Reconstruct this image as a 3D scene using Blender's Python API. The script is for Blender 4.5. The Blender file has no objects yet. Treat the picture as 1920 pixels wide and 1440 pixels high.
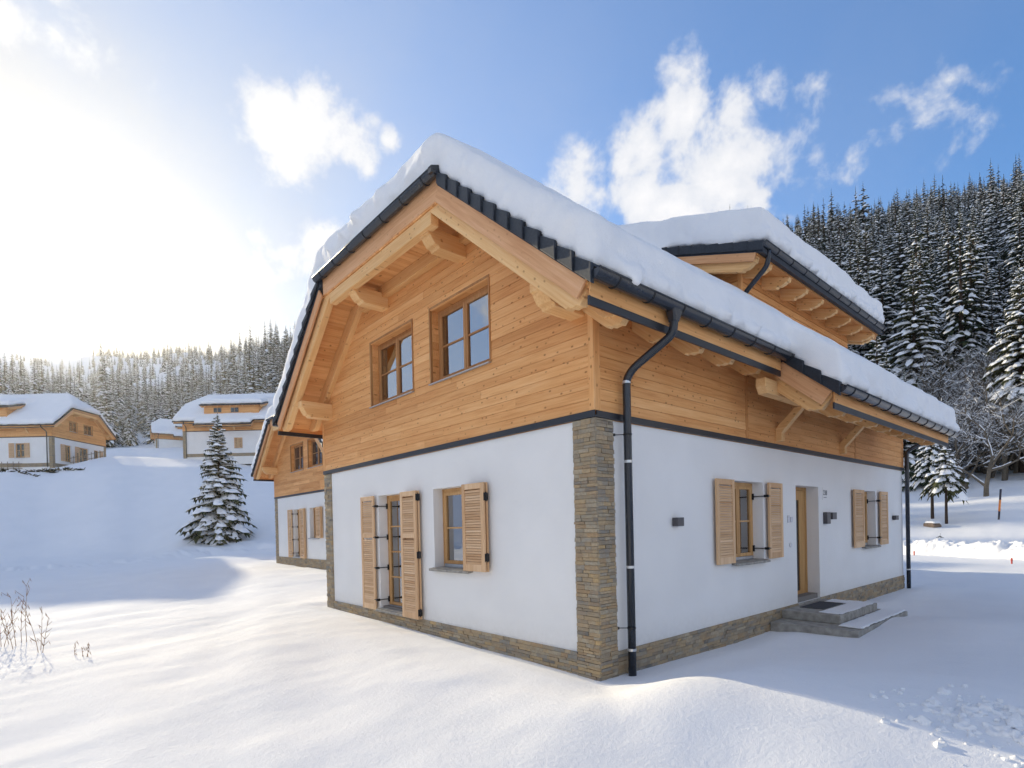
import bpy, bmesh, math, random
import numpy as np
from mathutils import Vector, Matrix, noise
random.seed(7); np.random.seed(7)
S = bpy.context.scene
COL = S.collection
R = math.radians

# ------------------------------------------------------------------ camera
cam = bpy.data.cameras.new('camera'); camo = bpy.data.objects.new('camera', cam); COL.objects.link(camo)
CP = Vector((4.4627, -5.2959, -1.4232))
yaw, pitch, roll, FL, CY = -0.8534, -0.0084, -0.0229, 1026.7, 995.9
Fv = Vector((math.sin(yaw)*math.cos(pitch), math.cos(yaw)*math.cos(pitch), math.sin(pitch)))
r0 = Vector((math.cos(yaw), -math.sin(yaw), 0)); u0 = r0.cross(Fv)
Rv = r0*math.cos(roll) + u0*math.sin(roll); Uv = -r0*math.sin(roll) + u0*math.cos(roll)
M = Matrix(((Rv.x, Uv.x, -Fv.x, CP.x), (Rv.y, Uv.y, -Fv.y, CP.y), (Rv.z, Uv.z, -Fv.z, CP.z), (0, 0, 0, 1)))
camo.matrix_world = M
cam.sensor_width = 36; cam.lens = FL/1920*36; cam.shift_y = (CY-720)/1920
cam.clip_start = 0.05; cam.clip_end = 6000
S.camera = camo

# ------------------------------------------------------------------ sky, sun, exposure
SUN = Vector((-0.965, -0.004, 0.276)).normalized()
SUN_EL = math.asin(SUN.z); SUN_ROT = math.atan2(SUN.x, SUN.y)
S.view_settings.view_transform = 'Standard'; S.view_settings.look = 'None'
S.view_settings.exposure = 1.39; S.view_settings.gamma = 1
sun = bpy.data.lights.new('sun', 'SUN'); sun.energy = 2.35; sun.angle = R(0.6); sun.color = (1.0, 0.86, 0.60)
suno = bpy.data.objects.new('sun', sun); COL.objects.link(suno)
suno.rotation_euler = SUN.to_track_quat('Z', 'Y').to_euler()

def sky_world():
    w = bpy.data.worlds.new('World'); S.world = w; w.use_nodes = True
    nt = w.node_tree; N = nt.nodes; L = nt.links; N.clear()
    out = N.new('ShaderNodeOutputWorld'); bg = N.new('ShaderNodeBackground'); bg.inputs[1].default_value = 1.0
    sky = N.new('ShaderNodeTexSky'); sky.sky_type = 'NISHITA'; sky.sun_disc = False
    sky.sun_elevation = SUN_EL; sky.sun_rotation = SUN_ROT; sky.altitude = 1200; sky.air_density = 1.1; sky.dust_density = 0.6; sky.ozone_density = 1.6
    tc = N.new('ShaderNodeTexCoord'); nrm = N.new('ShaderNodeVectorMath'); nrm.operation = 'NORMALIZE'
    L.new(tc.outputs['Generated'], nrm.inputs[0])
    D = nrm.outputs[0]
    def math_(op, a, b=None, clamp=False):
        n = N.new('ShaderNodeMath'); n.operation = op; n.use_clamp = clamp
        for i, v in enumerate((a, b)):
            if v is None: continue
            if hasattr(v, 'links'): L.new(v, n.inputs[i])
            else: n.inputs[i].default_value = v
        return n.outputs[0]
    def vdot(v):
        n = N.new('ShaderNodeVectorMath'); n.operation = 'DOT_PRODUCT'; L.new(D, n.inputs[0]); n.inputs[1].default_value = v
        return n.outputs['Value']
    def ramp(x, a, b):
        n = N.new('ShaderNodeMapRange'); n.interpolation_type = 'SMOOTHSTEP'; L.new(x, n.inputs[0])
        n.inputs[1].default_value = a; n.inputs[2].default_value = b
        return n.outputs[0]
    def mix(f, a, b, mode='MIX'):
        n = N.new('ShaderNodeMix'); n.data_type = 'RGBA'; n.blend_type = mode
        for i, v in ((0, f), (6, a), (7, b)):
            if hasattr(v, 'links'): L.new(v, n.inputs[i])
            else: n.inputs[i].default_value = v
        return n.outputs[2]
    # gain on the physical sky (strength 0.05 - 0.15)
    skys = mix(1.0, sky.outputs[0], (0.042, 0.073, 0.102, 1), 'MULTIPLY')
    # thin high veil, denser towards the sun
    ns = N.new('ShaderNodeTexNoise'); ns.inputs['Scale'].default_value = 2.2; ns.inputs['Detail'].default_value = 6; ns.inputs['Roughness'].default_value = .55
    L.new(D, ns.inputs['Vector'])
    cs = vdot(SUN)
    ang = math_('ARCCOSINE', math_('MINIMUM', cs, 0.99999))
    aur = math_('POWER', 2.71828, math_('MULTIPLY', ang, -2.6))
    veil = math_('MULTIPLY', aur, math_('ADD', math_('MULTIPLY', ns.outputs[0], 0.9), 0.62))
    veil = math_('ADD', math_('MULTIPLY', veil, 1.9), math_('MULTIPLY', ramp(ns.outputs[0], .48, .72), 0.05), True)
    glow = math_('POWER', 2.71828, math_('MULTIPLY', ang, -12.0))
    veilcol = mix(glow, (0.225, 0.240, 0.268, 1), (1.2, 1.1, .97, 1))
    sp = N.new('ShaderNodeSeparateXYZ'); L.new(D, sp.inputs[0])
    skys = mix(math_('MULTIPLY', math_('SUBTRACT', 1.0, ramp(sp.outputs[2], -.05, .42)), .75), skys, (0.33, 0.325, 0.335, 1))
    c1 = mix(veil, skys, veilcol)
    # cumulus: masses of soft noise around the directions where they stand, plus unseen ones added as fill
    nz = N.new('ShaderNodeTexNoise'); nz.inputs['Scale'].default_value = 13.0; nz.inputs['Detail'].default_value = 9; nz.inputs['Roughness'].default_value = .6
    nz.inputs['Distortion'].default_value = .15; L.new(D, nz.inputs['Vector'])
    blobs = [((-0.776, .298, .556), .085, 1.0), ((-0.79, .255, .56), .055, .8), ((-0.745, .347, .553), .06, .85), ((-0.80, .283, .52), .05, .8),
             ((-0.407, .711, .573), .085, .8), ((-0.36, .735, .57), .08, .8), ((-.489, .708, .515), .10, 1.0), ((-.409, .755, .505), .12, 1.1), ((-.36, .78, .512), .09, .7),
             ((-.36, .81, .46), .08, .6), ((-.56, .64, .52), .08, .95), ((-.45, .75, .48), .12, 1.0),
             ((-.169, .851, .498), .07, .42), ((-.203, .852, .484), .06, .42), ((-.128, .858, .495), .05, .40),
             ((-.857, .296, .421), .055, .62), ((-.826, .342, .448), .05, .58), ((-.88, .27, .40), .04, .6), ((-.816, .074, .574), .04, .3), ((-.27, .776, .569), .04, .5),
             ((-.813, .007, .583), .04, .25), ((-.718, .405, .566), .022, .62),
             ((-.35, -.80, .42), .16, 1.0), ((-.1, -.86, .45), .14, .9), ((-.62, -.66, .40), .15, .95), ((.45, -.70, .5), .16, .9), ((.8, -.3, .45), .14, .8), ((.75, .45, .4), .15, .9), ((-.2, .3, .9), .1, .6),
             ((-.25, -.75, .65), .34, 1.0), ((.25, -.85, .35), .30, 1.0), ((.7, -.55, .35), .30, 1.0), ((.9, .1, .3), .28, 1.0), ((.35, -.3, .9), .30, .9), ((-.75, -.55, .6), .22, .9), ((.85, -.1, .75), .25, .9), ((.75, .62, .3), .25, .9)]  # broad clouds out of view, added to brighten the shaded snow and walls
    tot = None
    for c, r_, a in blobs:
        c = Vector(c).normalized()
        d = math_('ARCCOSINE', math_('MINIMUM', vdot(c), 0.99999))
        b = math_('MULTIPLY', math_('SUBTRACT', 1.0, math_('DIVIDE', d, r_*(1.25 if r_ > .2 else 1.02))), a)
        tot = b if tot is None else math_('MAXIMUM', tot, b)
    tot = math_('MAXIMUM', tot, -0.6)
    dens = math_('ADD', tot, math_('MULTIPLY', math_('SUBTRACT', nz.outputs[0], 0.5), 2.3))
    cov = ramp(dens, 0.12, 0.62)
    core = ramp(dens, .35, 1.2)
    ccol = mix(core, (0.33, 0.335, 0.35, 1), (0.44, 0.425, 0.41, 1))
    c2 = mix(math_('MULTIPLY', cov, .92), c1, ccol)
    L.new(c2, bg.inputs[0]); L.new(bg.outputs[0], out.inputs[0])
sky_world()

# ------------------------------------------------------------------ materials
def new_mat(name):
    m = bpy.data.materials.new(name); m.use_nodes = True
    nt = m.node_tree; b = nt.nodes['Principled BSDF']
    return m, nt, nt.nodes, nt.links, b
def setp(b, **k):
    names = {'rough': 'Roughness', 'metal': 'Metallic', 'spec': 'Specular IOR Level', 'ior': 'IOR', 'base': 'Base Color', 'sheen': 'Sheen Weight'}
    for a, v in k.items(): b.inputs[names[a]].default_value = v
def nmath(N, L, op, a, b=None, clamp=False):
    n = N.new('ShaderNodeMath'); n.operation = op; n.use_clamp = clamp
    for i, v in enumerate((a, b)):
        if v is None: continue
        if hasattr(v, 'links'): L.new(v, n.inputs[i])
        else: n.inputs[i].default_value = v
    return n.outputs[0]
def nramp(N, L, fac, stops):
    n = N.new('ShaderNodeValToRGB'); L.new(fac, n.inputs[0])
    el = n.color_ramp.elements
    while len(el) < len(stops): el.new(0.5)
    for e, (p, c) in zip(el, stops): e.position = p; e.color = (*c, 1)
    return n.outputs[0]
def nmix(N, L, f, a, b, mode='MIX'):
    n = N.new('ShaderNodeMix'); n.data_type = 'RGBA'; n.blend_type = mode
    for i, v in ((0, f), (6, a), (7, b)):
        if hasattr(v, 'links'): L.new(v, n.inputs[i])
        else: n.inputs[i].default_value = v if not isinstance(v, tuple) else (*v, 1)[:4]
    return n.outputs[2]
def rnd_id(N, L):
    oi = N.new('ShaderNodeObjectInfo'); g = N.new('ShaderNodeNewGeometry')
    s = nmath(N, L, 'ADD', oi.outputs['Random'], g.outputs['Random Per Island'])
    return nmath(N, L, 'FRACT', s)
def bump(N, L, b, h, strength, dist=.01):
    n = N.new('ShaderNodeBump'); n.inputs['Strength'].default_value = strength; n.inputs['Distance'].default_value = dist
    L.new(h, n.inputs['Height']); L.new(n.outputs[0], b.inputs['Normal'])

def wood(name, light, mid, dark, knots=1.0, rough=.6):
    m, nt, N, L, b = new_mat(name)
    tc = N.new('ShaderNodeTexCoord'); rid = rnd_id(N, L)
    off = N.new('ShaderNodeCombineXYZ')
    for i, k in enumerate((37.0, 11.0, 23.0)): L.new(nmath(N, L, 'MULTIPLY', rid, k), off.inputs[i])
    add = N.new('ShaderNodeVectorMath'); L.new(tc.outputs['Object'], add.inputs[0]); L.new(off.outputs[0], add.inputs[1])
    def mp(sc):
        n = N.new('ShaderNodeMapping'); n.inputs['Scale'].default_value = sc; L.new(add.outputs[0], n.inputs[0]); return n.outputs[0]
    n1 = N.new('ShaderNodeTexNoise'); n1.inputs['Scale'].default_value = 1; n1.inputs['Detail'].default_value = 5; L.new(mp((1.6, 38, 38)), n1.inputs['Vector'])
    n1.inputs['Distortion'].default_value = .6
    n2 = N.new('ShaderNodeTexNoise'); n2.inputs['Scale'].default_value = 1; n2.inputs['Detail'].default_value = 3; L.new(mp((.8, 5, 5)), n2.inputs['Vector'])
    g = nmath(N, L, 'ADD', nmath(N, L, 'MULTIPLY', n1.outputs[0], .6), nmath(N, L, 'MULTIPLY', n2.outputs[0], .4))
    col = nramp(N, L, g, [(.30, dark), (.50, mid), (.68, light)])
    # board to board tone
    tone = nramp(N, L, nmath(N, L, 'FRACT', nmath(N, L, 'MULTIPLY', rid, 7.31)), [(0, (.80, .72, .64)), (.2, (.92, .88, .84)), (.7, (1.0, 1.0, 1.0)), (1, (1.08, 1.12, 1.16))])
    col = nmix(N, L, 1.0, col, tone, 'MULTIPLY')
    if knots:
        v = N.new('ShaderNodeTexVoronoi'); v.inputs['Scale'].default_value = 1; L.new(mp((6.5, 3.0, 10.5)), v.inputs['Vector'])
        k = N.new('ShaderNodeMapRange'); L.new(v.outputs['Distance'], k.inputs[0]); k.inputs[1].default_value = .07; k.inputs[2].default_value = .19
        k.inputs[3].default_value = .85*knots; k.inputs[4].default_value = 0
        col = nmix(N, L, k.outputs[0], col, (.33, .12, .03))
    L.new(col, b.inputs['Base Color']); setp(b, rough=rough, spec=.25)
    bump(N, L, b, n1.outputs[0], .25, .004)
    return m

MAT = {}
MAT['wood'] = wood('larch_wood', (.85, .475, .205), (.78, .39, .145), (.64, .275, .088))
MAT['beam'] = wood('spruce_beam_wood', (.91, .61, .31), (.85, .52, .23), (.73, .39, .15), .8)
MAT['barge'] = wood('reddish_board_wood', (.80, .47, .26), (.72, .385, .19), (.60, .285, .125), .4)
MAT['frame'] = wood('window_wood', (.52, .28, .12), (.43, .21, .08), (.34, .15, .055), 0)
MAT['framelight'] = wood('light_window_wood', (.66, .41, .19), (.56, .32, .135), (.46, .25, .095), 0)
MAT['shutter'] = wood('shutter_wood', (.78, .54, .33), (.70, .46, .265), (.60, .36, .19), 0)
MAT['door'] = wood('oak_door_wood', (.56, .33, .13), (.49, .27, .10), (.41, .21, .075), 0)

def plaster():
    m, nt, N, L, b = new_mat('white_plaster')
    tc = N.new('ShaderNodeTexCoord')
    n1 = N.new('ShaderNodeTexNoise'); n1.inputs['Scale'].default_value = 1.1; n1.inputs['Detail'].default_value = 4; L.new(tc.outputs['Object'], n1.inputs['Vector'])
    n2 = N.new('ShaderNodeTexNoise'); n2.inputs['Scale'].default_value = 180; n2.inputs['Detail'].default_value = 2; L.new(tc.outputs['Object'], n2.inputs['Vector'])
    L.new(nramp(N, L, n1.outputs[0], [(.3, (.80, .785, .76)), (.7, (.85, .835, .81))]), b.inputs['Base Color'])
    n3 = N.new('ShaderNodeTexNoise'); n3.inputs['Scale'].default_value = 14; n3.inputs['Detail'].default_value = 4; L.new(tc.outputs['Object'], n3.inputs['Vector'])
    hh = nmath(N, L, 'ADD', n2.outputs[0], nmath(N, L, 'MULTIPLY', n3.outputs[0], 1.5))
    sx = N.new('ShaderNodeSeparateXYZ'); L.new(N.new('ShaderNodeNewGeometry').outputs['Position'], sx.inputs[0])
    mr = N.new('ShaderNodeMapRange'); L.new(sx.outputs[2], mr.inputs[0]); mr.inputs[1].default_value = -3.08; mr.inputs[2].default_value = -2.75; mr.inputs[3].default_value = 1; mr.inputs[4].default_value = 0
    dirt = nmath(N, L, 'MULTIPLY', nmath(N, L, 'MULTIPLY', mr.outputs[0], n3.outputs[0]), .45, True)
    base = nramp(N, L, n1.outputs[0], [(.3, (.80, .785, .76)), (.7, (.85, .835, .81))])
    L.new(nmix(N, L, dirt, base, (.55, .52, .47)), b.inputs['Base Color'])
    setp(b, rough=.9, spec=.1); bump(N, L, b, hh, .5, .004)
    return m
MAT['plaster'] = plaster()

def stone():
    m, nt, N, L, b = new_mat('slate_stone')
    rid = rnd_id(N, L); tc = N.new('ShaderNodeTexCoord')
    n1 = N.new('ShaderNodeTexNoise'); n1.inputs['Scale'].default_value = 26; n1.inputs['Detail'].default_value = 6; L.new(N.new('ShaderNodeNewGeometry').outputs['Position'], n1.inputs['Vector'])
    c = nramp(N, L, rid, [(0, (.33, .26, .165)), (.16, (.47, .34, .19)), (.30, (.25, .215, .16)), (.45, (.42, .36, .26)), (.56, (.21, .215, .205)), (.68, (.40, .26, .13)), (.80, (.48, .40, .28)), (.90, (.14, .14, .135)), (1, (.56, .38, .17))])
    pn = N.new('ShaderNodeTexNoise'); pn.inputs['Scale'].default_value = 5.5; pn.inputs['Detail'].default_value = 2; L.new(N.new('ShaderNodeNewGeometry').outputs['Position'], pn.inputs['Vector'])
    c = nmix(N, L, .3, c, nramp(N, L, pn.outputs[0], [(.36, (.20, .19, .165)), (.46, (.36, .29, .19)), (.54, (.27, .245, .20)), (.64, (.42, .32, .20))]))
    c2 = nmix(N, L, nramp(N, L, n1.outputs[0], [(.42, (0, 0, 0)), (.65, (1, 1, 1))]), c, (.27, .17, .09))
    c3 = nmix(N, L, .35, c, c2)
    L.new(c3, b.inputs['Base Color']); setp(b, rough=.75, spec=.3); bump(N, L, b, n1.outputs[0], .7, .012)
    return m
MAT['stone'] = stone()

def simple(name, col, rough=.5, metal=0, spec=.5, noise_amt=.0, nscale=20, bumpd=0):
    m, nt, N, L, b = new_mat(name); setp(b, rough=rough, metal=metal, spec=spec)
    b.inputs['Base Color'].default_value = (*col, 1)
    if noise_amt:
        tc = N.new('ShaderNodeTexCoord'); n1 = N.new('ShaderNodeTexNoise'); n1.inputs['Scale'].default_value = nscale; n1.inputs['Detail'].default_value = 5
        L.new(tc.outputs['Object'], n1.inputs['Vector'])
        a = tuple(x*(1-noise_amt) for x in col); c = tuple(min(1, x*(1+noise_amt)) for x in col)
        L.new(nramp(N, L, n1.outputs[0], [(.3, a), (.7, c)]), b.inputs['Base Color'])
        if bumpd: bump(N, L, b, n1.outputs[0], .5, bumpd)
    return m
MAT['metal'] = simple('anthracite_metal', (.017, .021, .029), .26, .0, .6, .12, 8)
MAT['tile'] = simple('anthracite_roof_tile', (.024, .030, .040), .55, 0, .4, .25, 30, .004)
MAT['black'] = simple('black_iron', (.012, .012, .014), .5, 0, .4)
MAT['zinc'] = simple('grey_sheet_metal', (.42, .43, .45), .4, .6, .5, .1)
MAT['band'] = simple('dark_flashing', (.022, .024, .03), .4, .1, .5)
MAT['clamp'] = simple('steel_clamp', (.62, .63, .64), .3, .8, .5)
MAT['concrete'] = simple('concrete', (.33, .31, .275), .85, 0, .2, .28, 9, .004)
MAT['mat'] = simple('grey_doormat', (.09, .092, .095), .95, 0, .1, .3, 120, .003)
MAT['lamp'] = simple('lamp_housing', (.075, .07, .075), .45, 0, .5)
MAT['whiteplastic'] = simple('white_plastic', (.75, .74, .75), .35)
MAT['bell'] = simple('pale_grey_plastic', (.60, .60, .63), .35)
MAT['print'] = simple('grey_lettering', (.10, .10, .11), .6)
MAT['curtain'] = simple('curtain_fabric', (.72, .71, .69), .9, 0, .1)
MAT['inside'] = simple('room_wall', (.22, .2, .18), .9, 0, .1)
MAT['bark'] = simple('spruce_bark', (.075, .052, .038), .9, 0, .1, .35, 14, .01)
MAT['greybark'] = simple('alder_bark', (.15, .125, .095), .9, 0, .1, .3, 18, .01)
MAT['twig'] = simple('dry_stem', (.28, .15, .07), .8, 0, .1, .3, 60)
MAT['orange'] = simple('orange_reflective', (.85, .26, .05), .5)
MAT['polebl'] = simple('black_pole', (.035, .03, .045), .5)
MAT['red'] = simple('red_marker', (.55, .07, .05), .5)
MAT['rock'] = simple('brown_rock', (.20, .15, .115), .85, 0, .2, .3, 6, .02)
MAT['brush'] = simple('dark_brush', (.045, .04, .022), .9, 0, .1, .4, 20)
MAT['oldwood'] = simple('grey_fence_wood', (.26, .2, .14), .85, 0, .2, .2, 20)

def glass():
    m = bpy.data.materials.new('window_glass'); m.use_nodes = True; nt = m.node_tree; N = nt.nodes; L = nt.links; N.clear()
    o = N.new('ShaderNodeOutputMaterial'); mx = N.new('ShaderNodeMixShader'); t = N.new('ShaderNodeBsdfTransparent'); g = N.new('ShaderNodeBsdfGlossy')
    t.inputs[0].default_value = (.62, .66, .66, 1); g.inputs['Roughness'].default_value = .005; g.inputs[0].default_value = (.95, .97, 1, 1)
    f = N.new('ShaderNodeFresnel'); f.inputs[0].default_value = 4.4
    L.new(f.outputs[0], mx.inputs[0]); L.new(t.outputs[0], mx.inputs[1]); L.new(g.outputs[0], mx.inputs[2]); L.new(mx.outputs[0], o.inputs[0])
    return m
MAT['glass'] = glass()

def snow(name, fine, fs, disp=0, crystals=True):
    m, nt, N, L, b = new_mat(name)
    g = N.new('ShaderNodeNewGeometry')
    n1 = N.new('ShaderNodeTexNoise'); n1.inputs['Scale'].default_value = fs; n1.inputs['Detail'].default_value = 7; n1.inputs['Roughness'].default_value = .62; L.new(g.outputs['Position'], n1.inputs['Vector'])
    n2 = N.new('ShaderNodeTexNoise'); n2.inputs['Scale'].default_value = fs*.13; n2.inputs['Detail'].default_value = 3; L.new(g.outputs['Position'], n2.inputs['Vector'])
    L.new(nramp(N, L, n2.outputs[0], [(.3, (.875, .88, .89)), (.7, (.91, .91, .915))]), b.inputs['Base Color'])
    setp(b, rough=.85, spec=.06)
    h = nmath(N, L, 'ADD', nmath(N, L, 'MULTIPLY', n1.outputs[0], .16), nmath(N, L, 'MULTIPLY', n2.outputs[0], 1.6))
    if crystals:
        v = N.new('ShaderNodeTexNoise'); v.inputs['Scale'].default_value = 130; v.inputs['Detail'].default_value = 2; L.new(g.outputs['Position'], v.inputs['Vector'])
        h = nmath(N, L, 'ADD', h, nmath(N, L, 'MULTIPLY', v.outputs[0], .13))
        v2 = N.new('ShaderNodeTexNoise'); v2.inputs['Scale'].default_value = 24; v2.inputs['Detail'].default_value = 3; L.new(g.outputs['Position'], v2.inputs['Vector'])
        h = nmath(N, L, 'ADD', h, nmath(N, L, 'MULTIPLY', v2.outputs[0], .16))
    bump(N, L, b, h, 1.0, fine)
    return m
MAT['snow'] = snow('snow_cover', .035, 5)
MAT['roofsnow'] = snow('roof_snow', .05, 7)
MAT['treesnow'] = snow('tree_snow', .03, 6, crystals=False)

def needles():
    m, nt, N, L, b = new_mat('spruce_needles')
    rid = rnd_id(N, L); g = N.new('ShaderNodeNewGeometry')
    n1 = N.new('ShaderNodeTexNoise'); n1.inputs['Scale'].default_value = 1.3; L.new(g.outputs['Position'], n1.inputs['Vector'])
    oi = N.new('ShaderNodeObjectInfo')
    f = nmath(N, L, 'ADD', nmath(N, L, 'MULTIPLY', n1.outputs[0], .6), nmath(N, L, 'MULTIPLY', oi.outputs['Random'], .4))
    L.new(nramp(N, L, f, [(.25, (.018, .030, .016)), (.5, (.032, .046, .022)), (.8, (.095, .088, .034))]), b.inputs['Base Color'])
    setp(b, rough=.8, spec=.15)
    return m
MAT['needles'] = needles()

# ------------------------------------------------------------------ mesh helpers
I4 = Matrix.Identity(4)
GR = {'x': I4, 'z': Matrix(((0, 0, -1, 0), (0, 1, 0, 0), (1, 0, 0, 0), (0, 0, 0, 1))),
      'y': Matrix(((0, -1, 0, 0), (1, 0, 0, 0), (0, 0, 1, 0), (0, 0, 0, 1)))}
class MB:
    def __init__(s): s.v = []; s.f = []
    def add(s, vs, fs):
        o = len(s.v); s.v += [tuple(v) for v in vs]; s.f += [tuple(i+o for i in f) for f in fs]; return s
    def box(s, x0, x1, y0, y1, z0, z1):
        if x0 > x1: x0, x1 = x1, x0
        if y0 > y1: y0, y1 = y1, y0
        if z0 > z1: z0, z1 = z1, z0
        return s.add([(x0, y0, z0), (x1, y0, z0), (x1, y1, z0), (x0, y1, z0), (x0, y0, z1), (x1, y0, z1), (x1, y1, z1), (x0, y1, z1)],
                     [(0, 3, 2, 1), (4, 5, 6, 7), (0, 1, 5, 4), (1, 2, 6, 5), (2, 3, 7, 6), (3, 0, 4, 7)])
    def hexa(s, p):
        return s.add(p, [(0, 3, 2, 1), (4, 5, 6, 7), (0, 1, 5, 4), (1, 2, 6, 5), (2, 3, 7, 6), (3, 0, 4, 7)])
    def slab(s, poly, zf, o0, o1):      # poly CCW in plan, between zf+o0 and zf+o1
        n = len(poly)
        a = [(x, y, zf(x, y)+o0) for x, y in poly]; b = [(x, y, zf(x, y)+o1) for x, y in poly]
        return s.add(a+b, [tuple(reversed(range(n))), tuple(range(n, 2*n))] + [(i, (i+1) % n, n+(i+1) % n, n+i) for i in range(n)])
    def extr(s, poly, ax, a0, a1):      # 2D polygon extruded along an axis
        n = len(poly)
        def P(p, t): return {'x': (t, p[0], p[1]), 'y': (p[0], t, p[1]), 'z': (p[0], p[1], t)}[ax]
        fl = 1 if ax != 'y' else -1
        fs = [tuple(reversed(range(n))), tuple(range(n, 2*n))] + [(i, (i+1) % n, n+(i+1) % n, n+i) for i in range(n)]
        area = sum(poly[i][0]*poly[(i+1) % n][1]-poly[(i+1) % n][0]*poly[i][1] for i in range(n))
        if area*fl*(a1-a0) < 0: fs = [tuple(reversed(f)) for f in fs]
        return s.add([P(p, a0) for p in poly]+[P(p, a1) for p in poly], fs)
    def tube(s, pts, r, n=10, caps=True):
        pts = [Vector(p) for p in pts]; k = len(pts); rs = r if isinstance(r, (list, tuple)) else [r]*k
        up = None; vs = []
        for i, p in enumerate(pts):
            t = (pts[min(i+1, k-1)]-pts[max(i-1, 0)]).normalized()
            if up is None: up = Vector((0, 0, 1)) if abs(t.z) < .9 else Vector((1, 0, 0))
            a = t.cross(up)
            if a.length < 1e-4: a = t.cross(Vector((0, 1, 0)))
            a.normalize(); b = t.cross(a).normalized(); up = -b if False else up
            for j in range(n):
                th = 2*math.pi*j/n; vs.append(p+a*math.cos(th)*rs[i]+b*math.sin(th)*rs[i])
        fs = [(i*n+j, i*n+(j+1) % n, (i+1)*n+(j+1) % n, (i+1)*n+j) for i in range(k-1) for j in range(n)]
        if caps: fs += [tuple(reversed(range(n))), tuple(range((k-1)*n, k*n))]
        return s.add(vs, fs)
    def build(s, name, mat, parent=None, frame=None, grain='x', smooth=False, base=None, bevel=0, fixn=False):
        F = (frame or I4) @ GR[grain]
        Gi = GR[grain].inverted()
        vs = [Gi @ Vector(v) for v in s.v]
        c = sum(vs, Vector())/max(1, len(vs)) if base is None else Gi @ Vector(base)
        me = bpy.data.meshes.new(name); me.from_pydata([v-c for v in vs], [], s.f)
        me.materials.append(MAT[mat] if isinstance(mat, str) else mat)
        if smooth: me.shade_smooth()
        if fixn:
            bm = bmesh.new(); bm.from_mesh(me); bmesh.ops.recalc_face_normals(bm, faces=bm.faces); bm.to_mesh(me); bm.free()
        me.update()
        o = bpy.data.objects.new(name, me); COL.objects.link(o)
        if parent: o.parent = parent
        o.matrix_basis = F @ Matrix.Translation(c)
        if bevel:
            bv = o.modifiers.new('bevel', 'BEVEL'); bv.width = bevel; bv.segments = 1; bv.limit_method = 'ANGLE'
        return o
def tag(o, label=None, cat=None, group=None, kind=None):
    if label: o['label'] = label
    if cat: o['category'] = cat
    if group: o['group'] = group
    if kind: o['kind'] = kind
    return o
def empty(name, loc, rz=0):
    o = bpy.data.objects.new(name, None); COL.objects.link(o); o.location = loc; o.rotation_euler = (0, 0, rz); o.empty_display_size = .3
    return o
def beam(name, p0, p1, w, h, mat, parent, F=None, up=(0, 0, 1), prof=None, bevel=.006):
    """timber from p0 to p1, local X along it; prof = end profile polygon (x,z) replacing the plain box"""
    p0 = Vector(p0); p1 = Vector(p1); x = (p1-p0); Ln = x.length; x.normalize(); upv = Vector(up)
    y = upv.cross(x).normalized(); z = x.cross(y)
    fr = Matrix(((x.x, y.x, z.x, p0.x), (x.y, y.y, z.y, p0.y), (x.z, y.z, z.z, p0.z), (0, 0, 0, 1)))
    b = MB()
    if prof == 'ogee':      # lower corner at the far end cut in a step and a cove
        q = [(0, 0), (0, -h), (Ln-.20, -h), (Ln-.185, -h+.035), (Ln-.12, -h+.05), (Ln-.07, -h*.62), (Ln-.035, -h*.42), (Ln, -h*.40), (Ln, 0)]
        b.extr(q, 'y', -w/2, w/2)
    elif prof == 'tail':
        q = [(0, 0), (0, -h), (Ln-.17, -h), (Ln-.16, -h+.03), (Ln-.10, -h+.045), (Ln-.05, -h+.10), (Ln, -h+.12), (Ln, 0)]
        b.extr(q, 'y', -w/2, w/2)
    elif prof == 'chamfer':
        q = [(0, 0), (0, -h), (Ln-.09, -h), (Ln, -h*.55), (Ln, 0)]
        b.extr(q, 'y', -w/2, w/2)
    else: b.box(0, Ln, -w/2, w/2, -h, 0)
    return b.build(name, mat, parent, (F or I4) @ fr, bevel=bevel)

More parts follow.
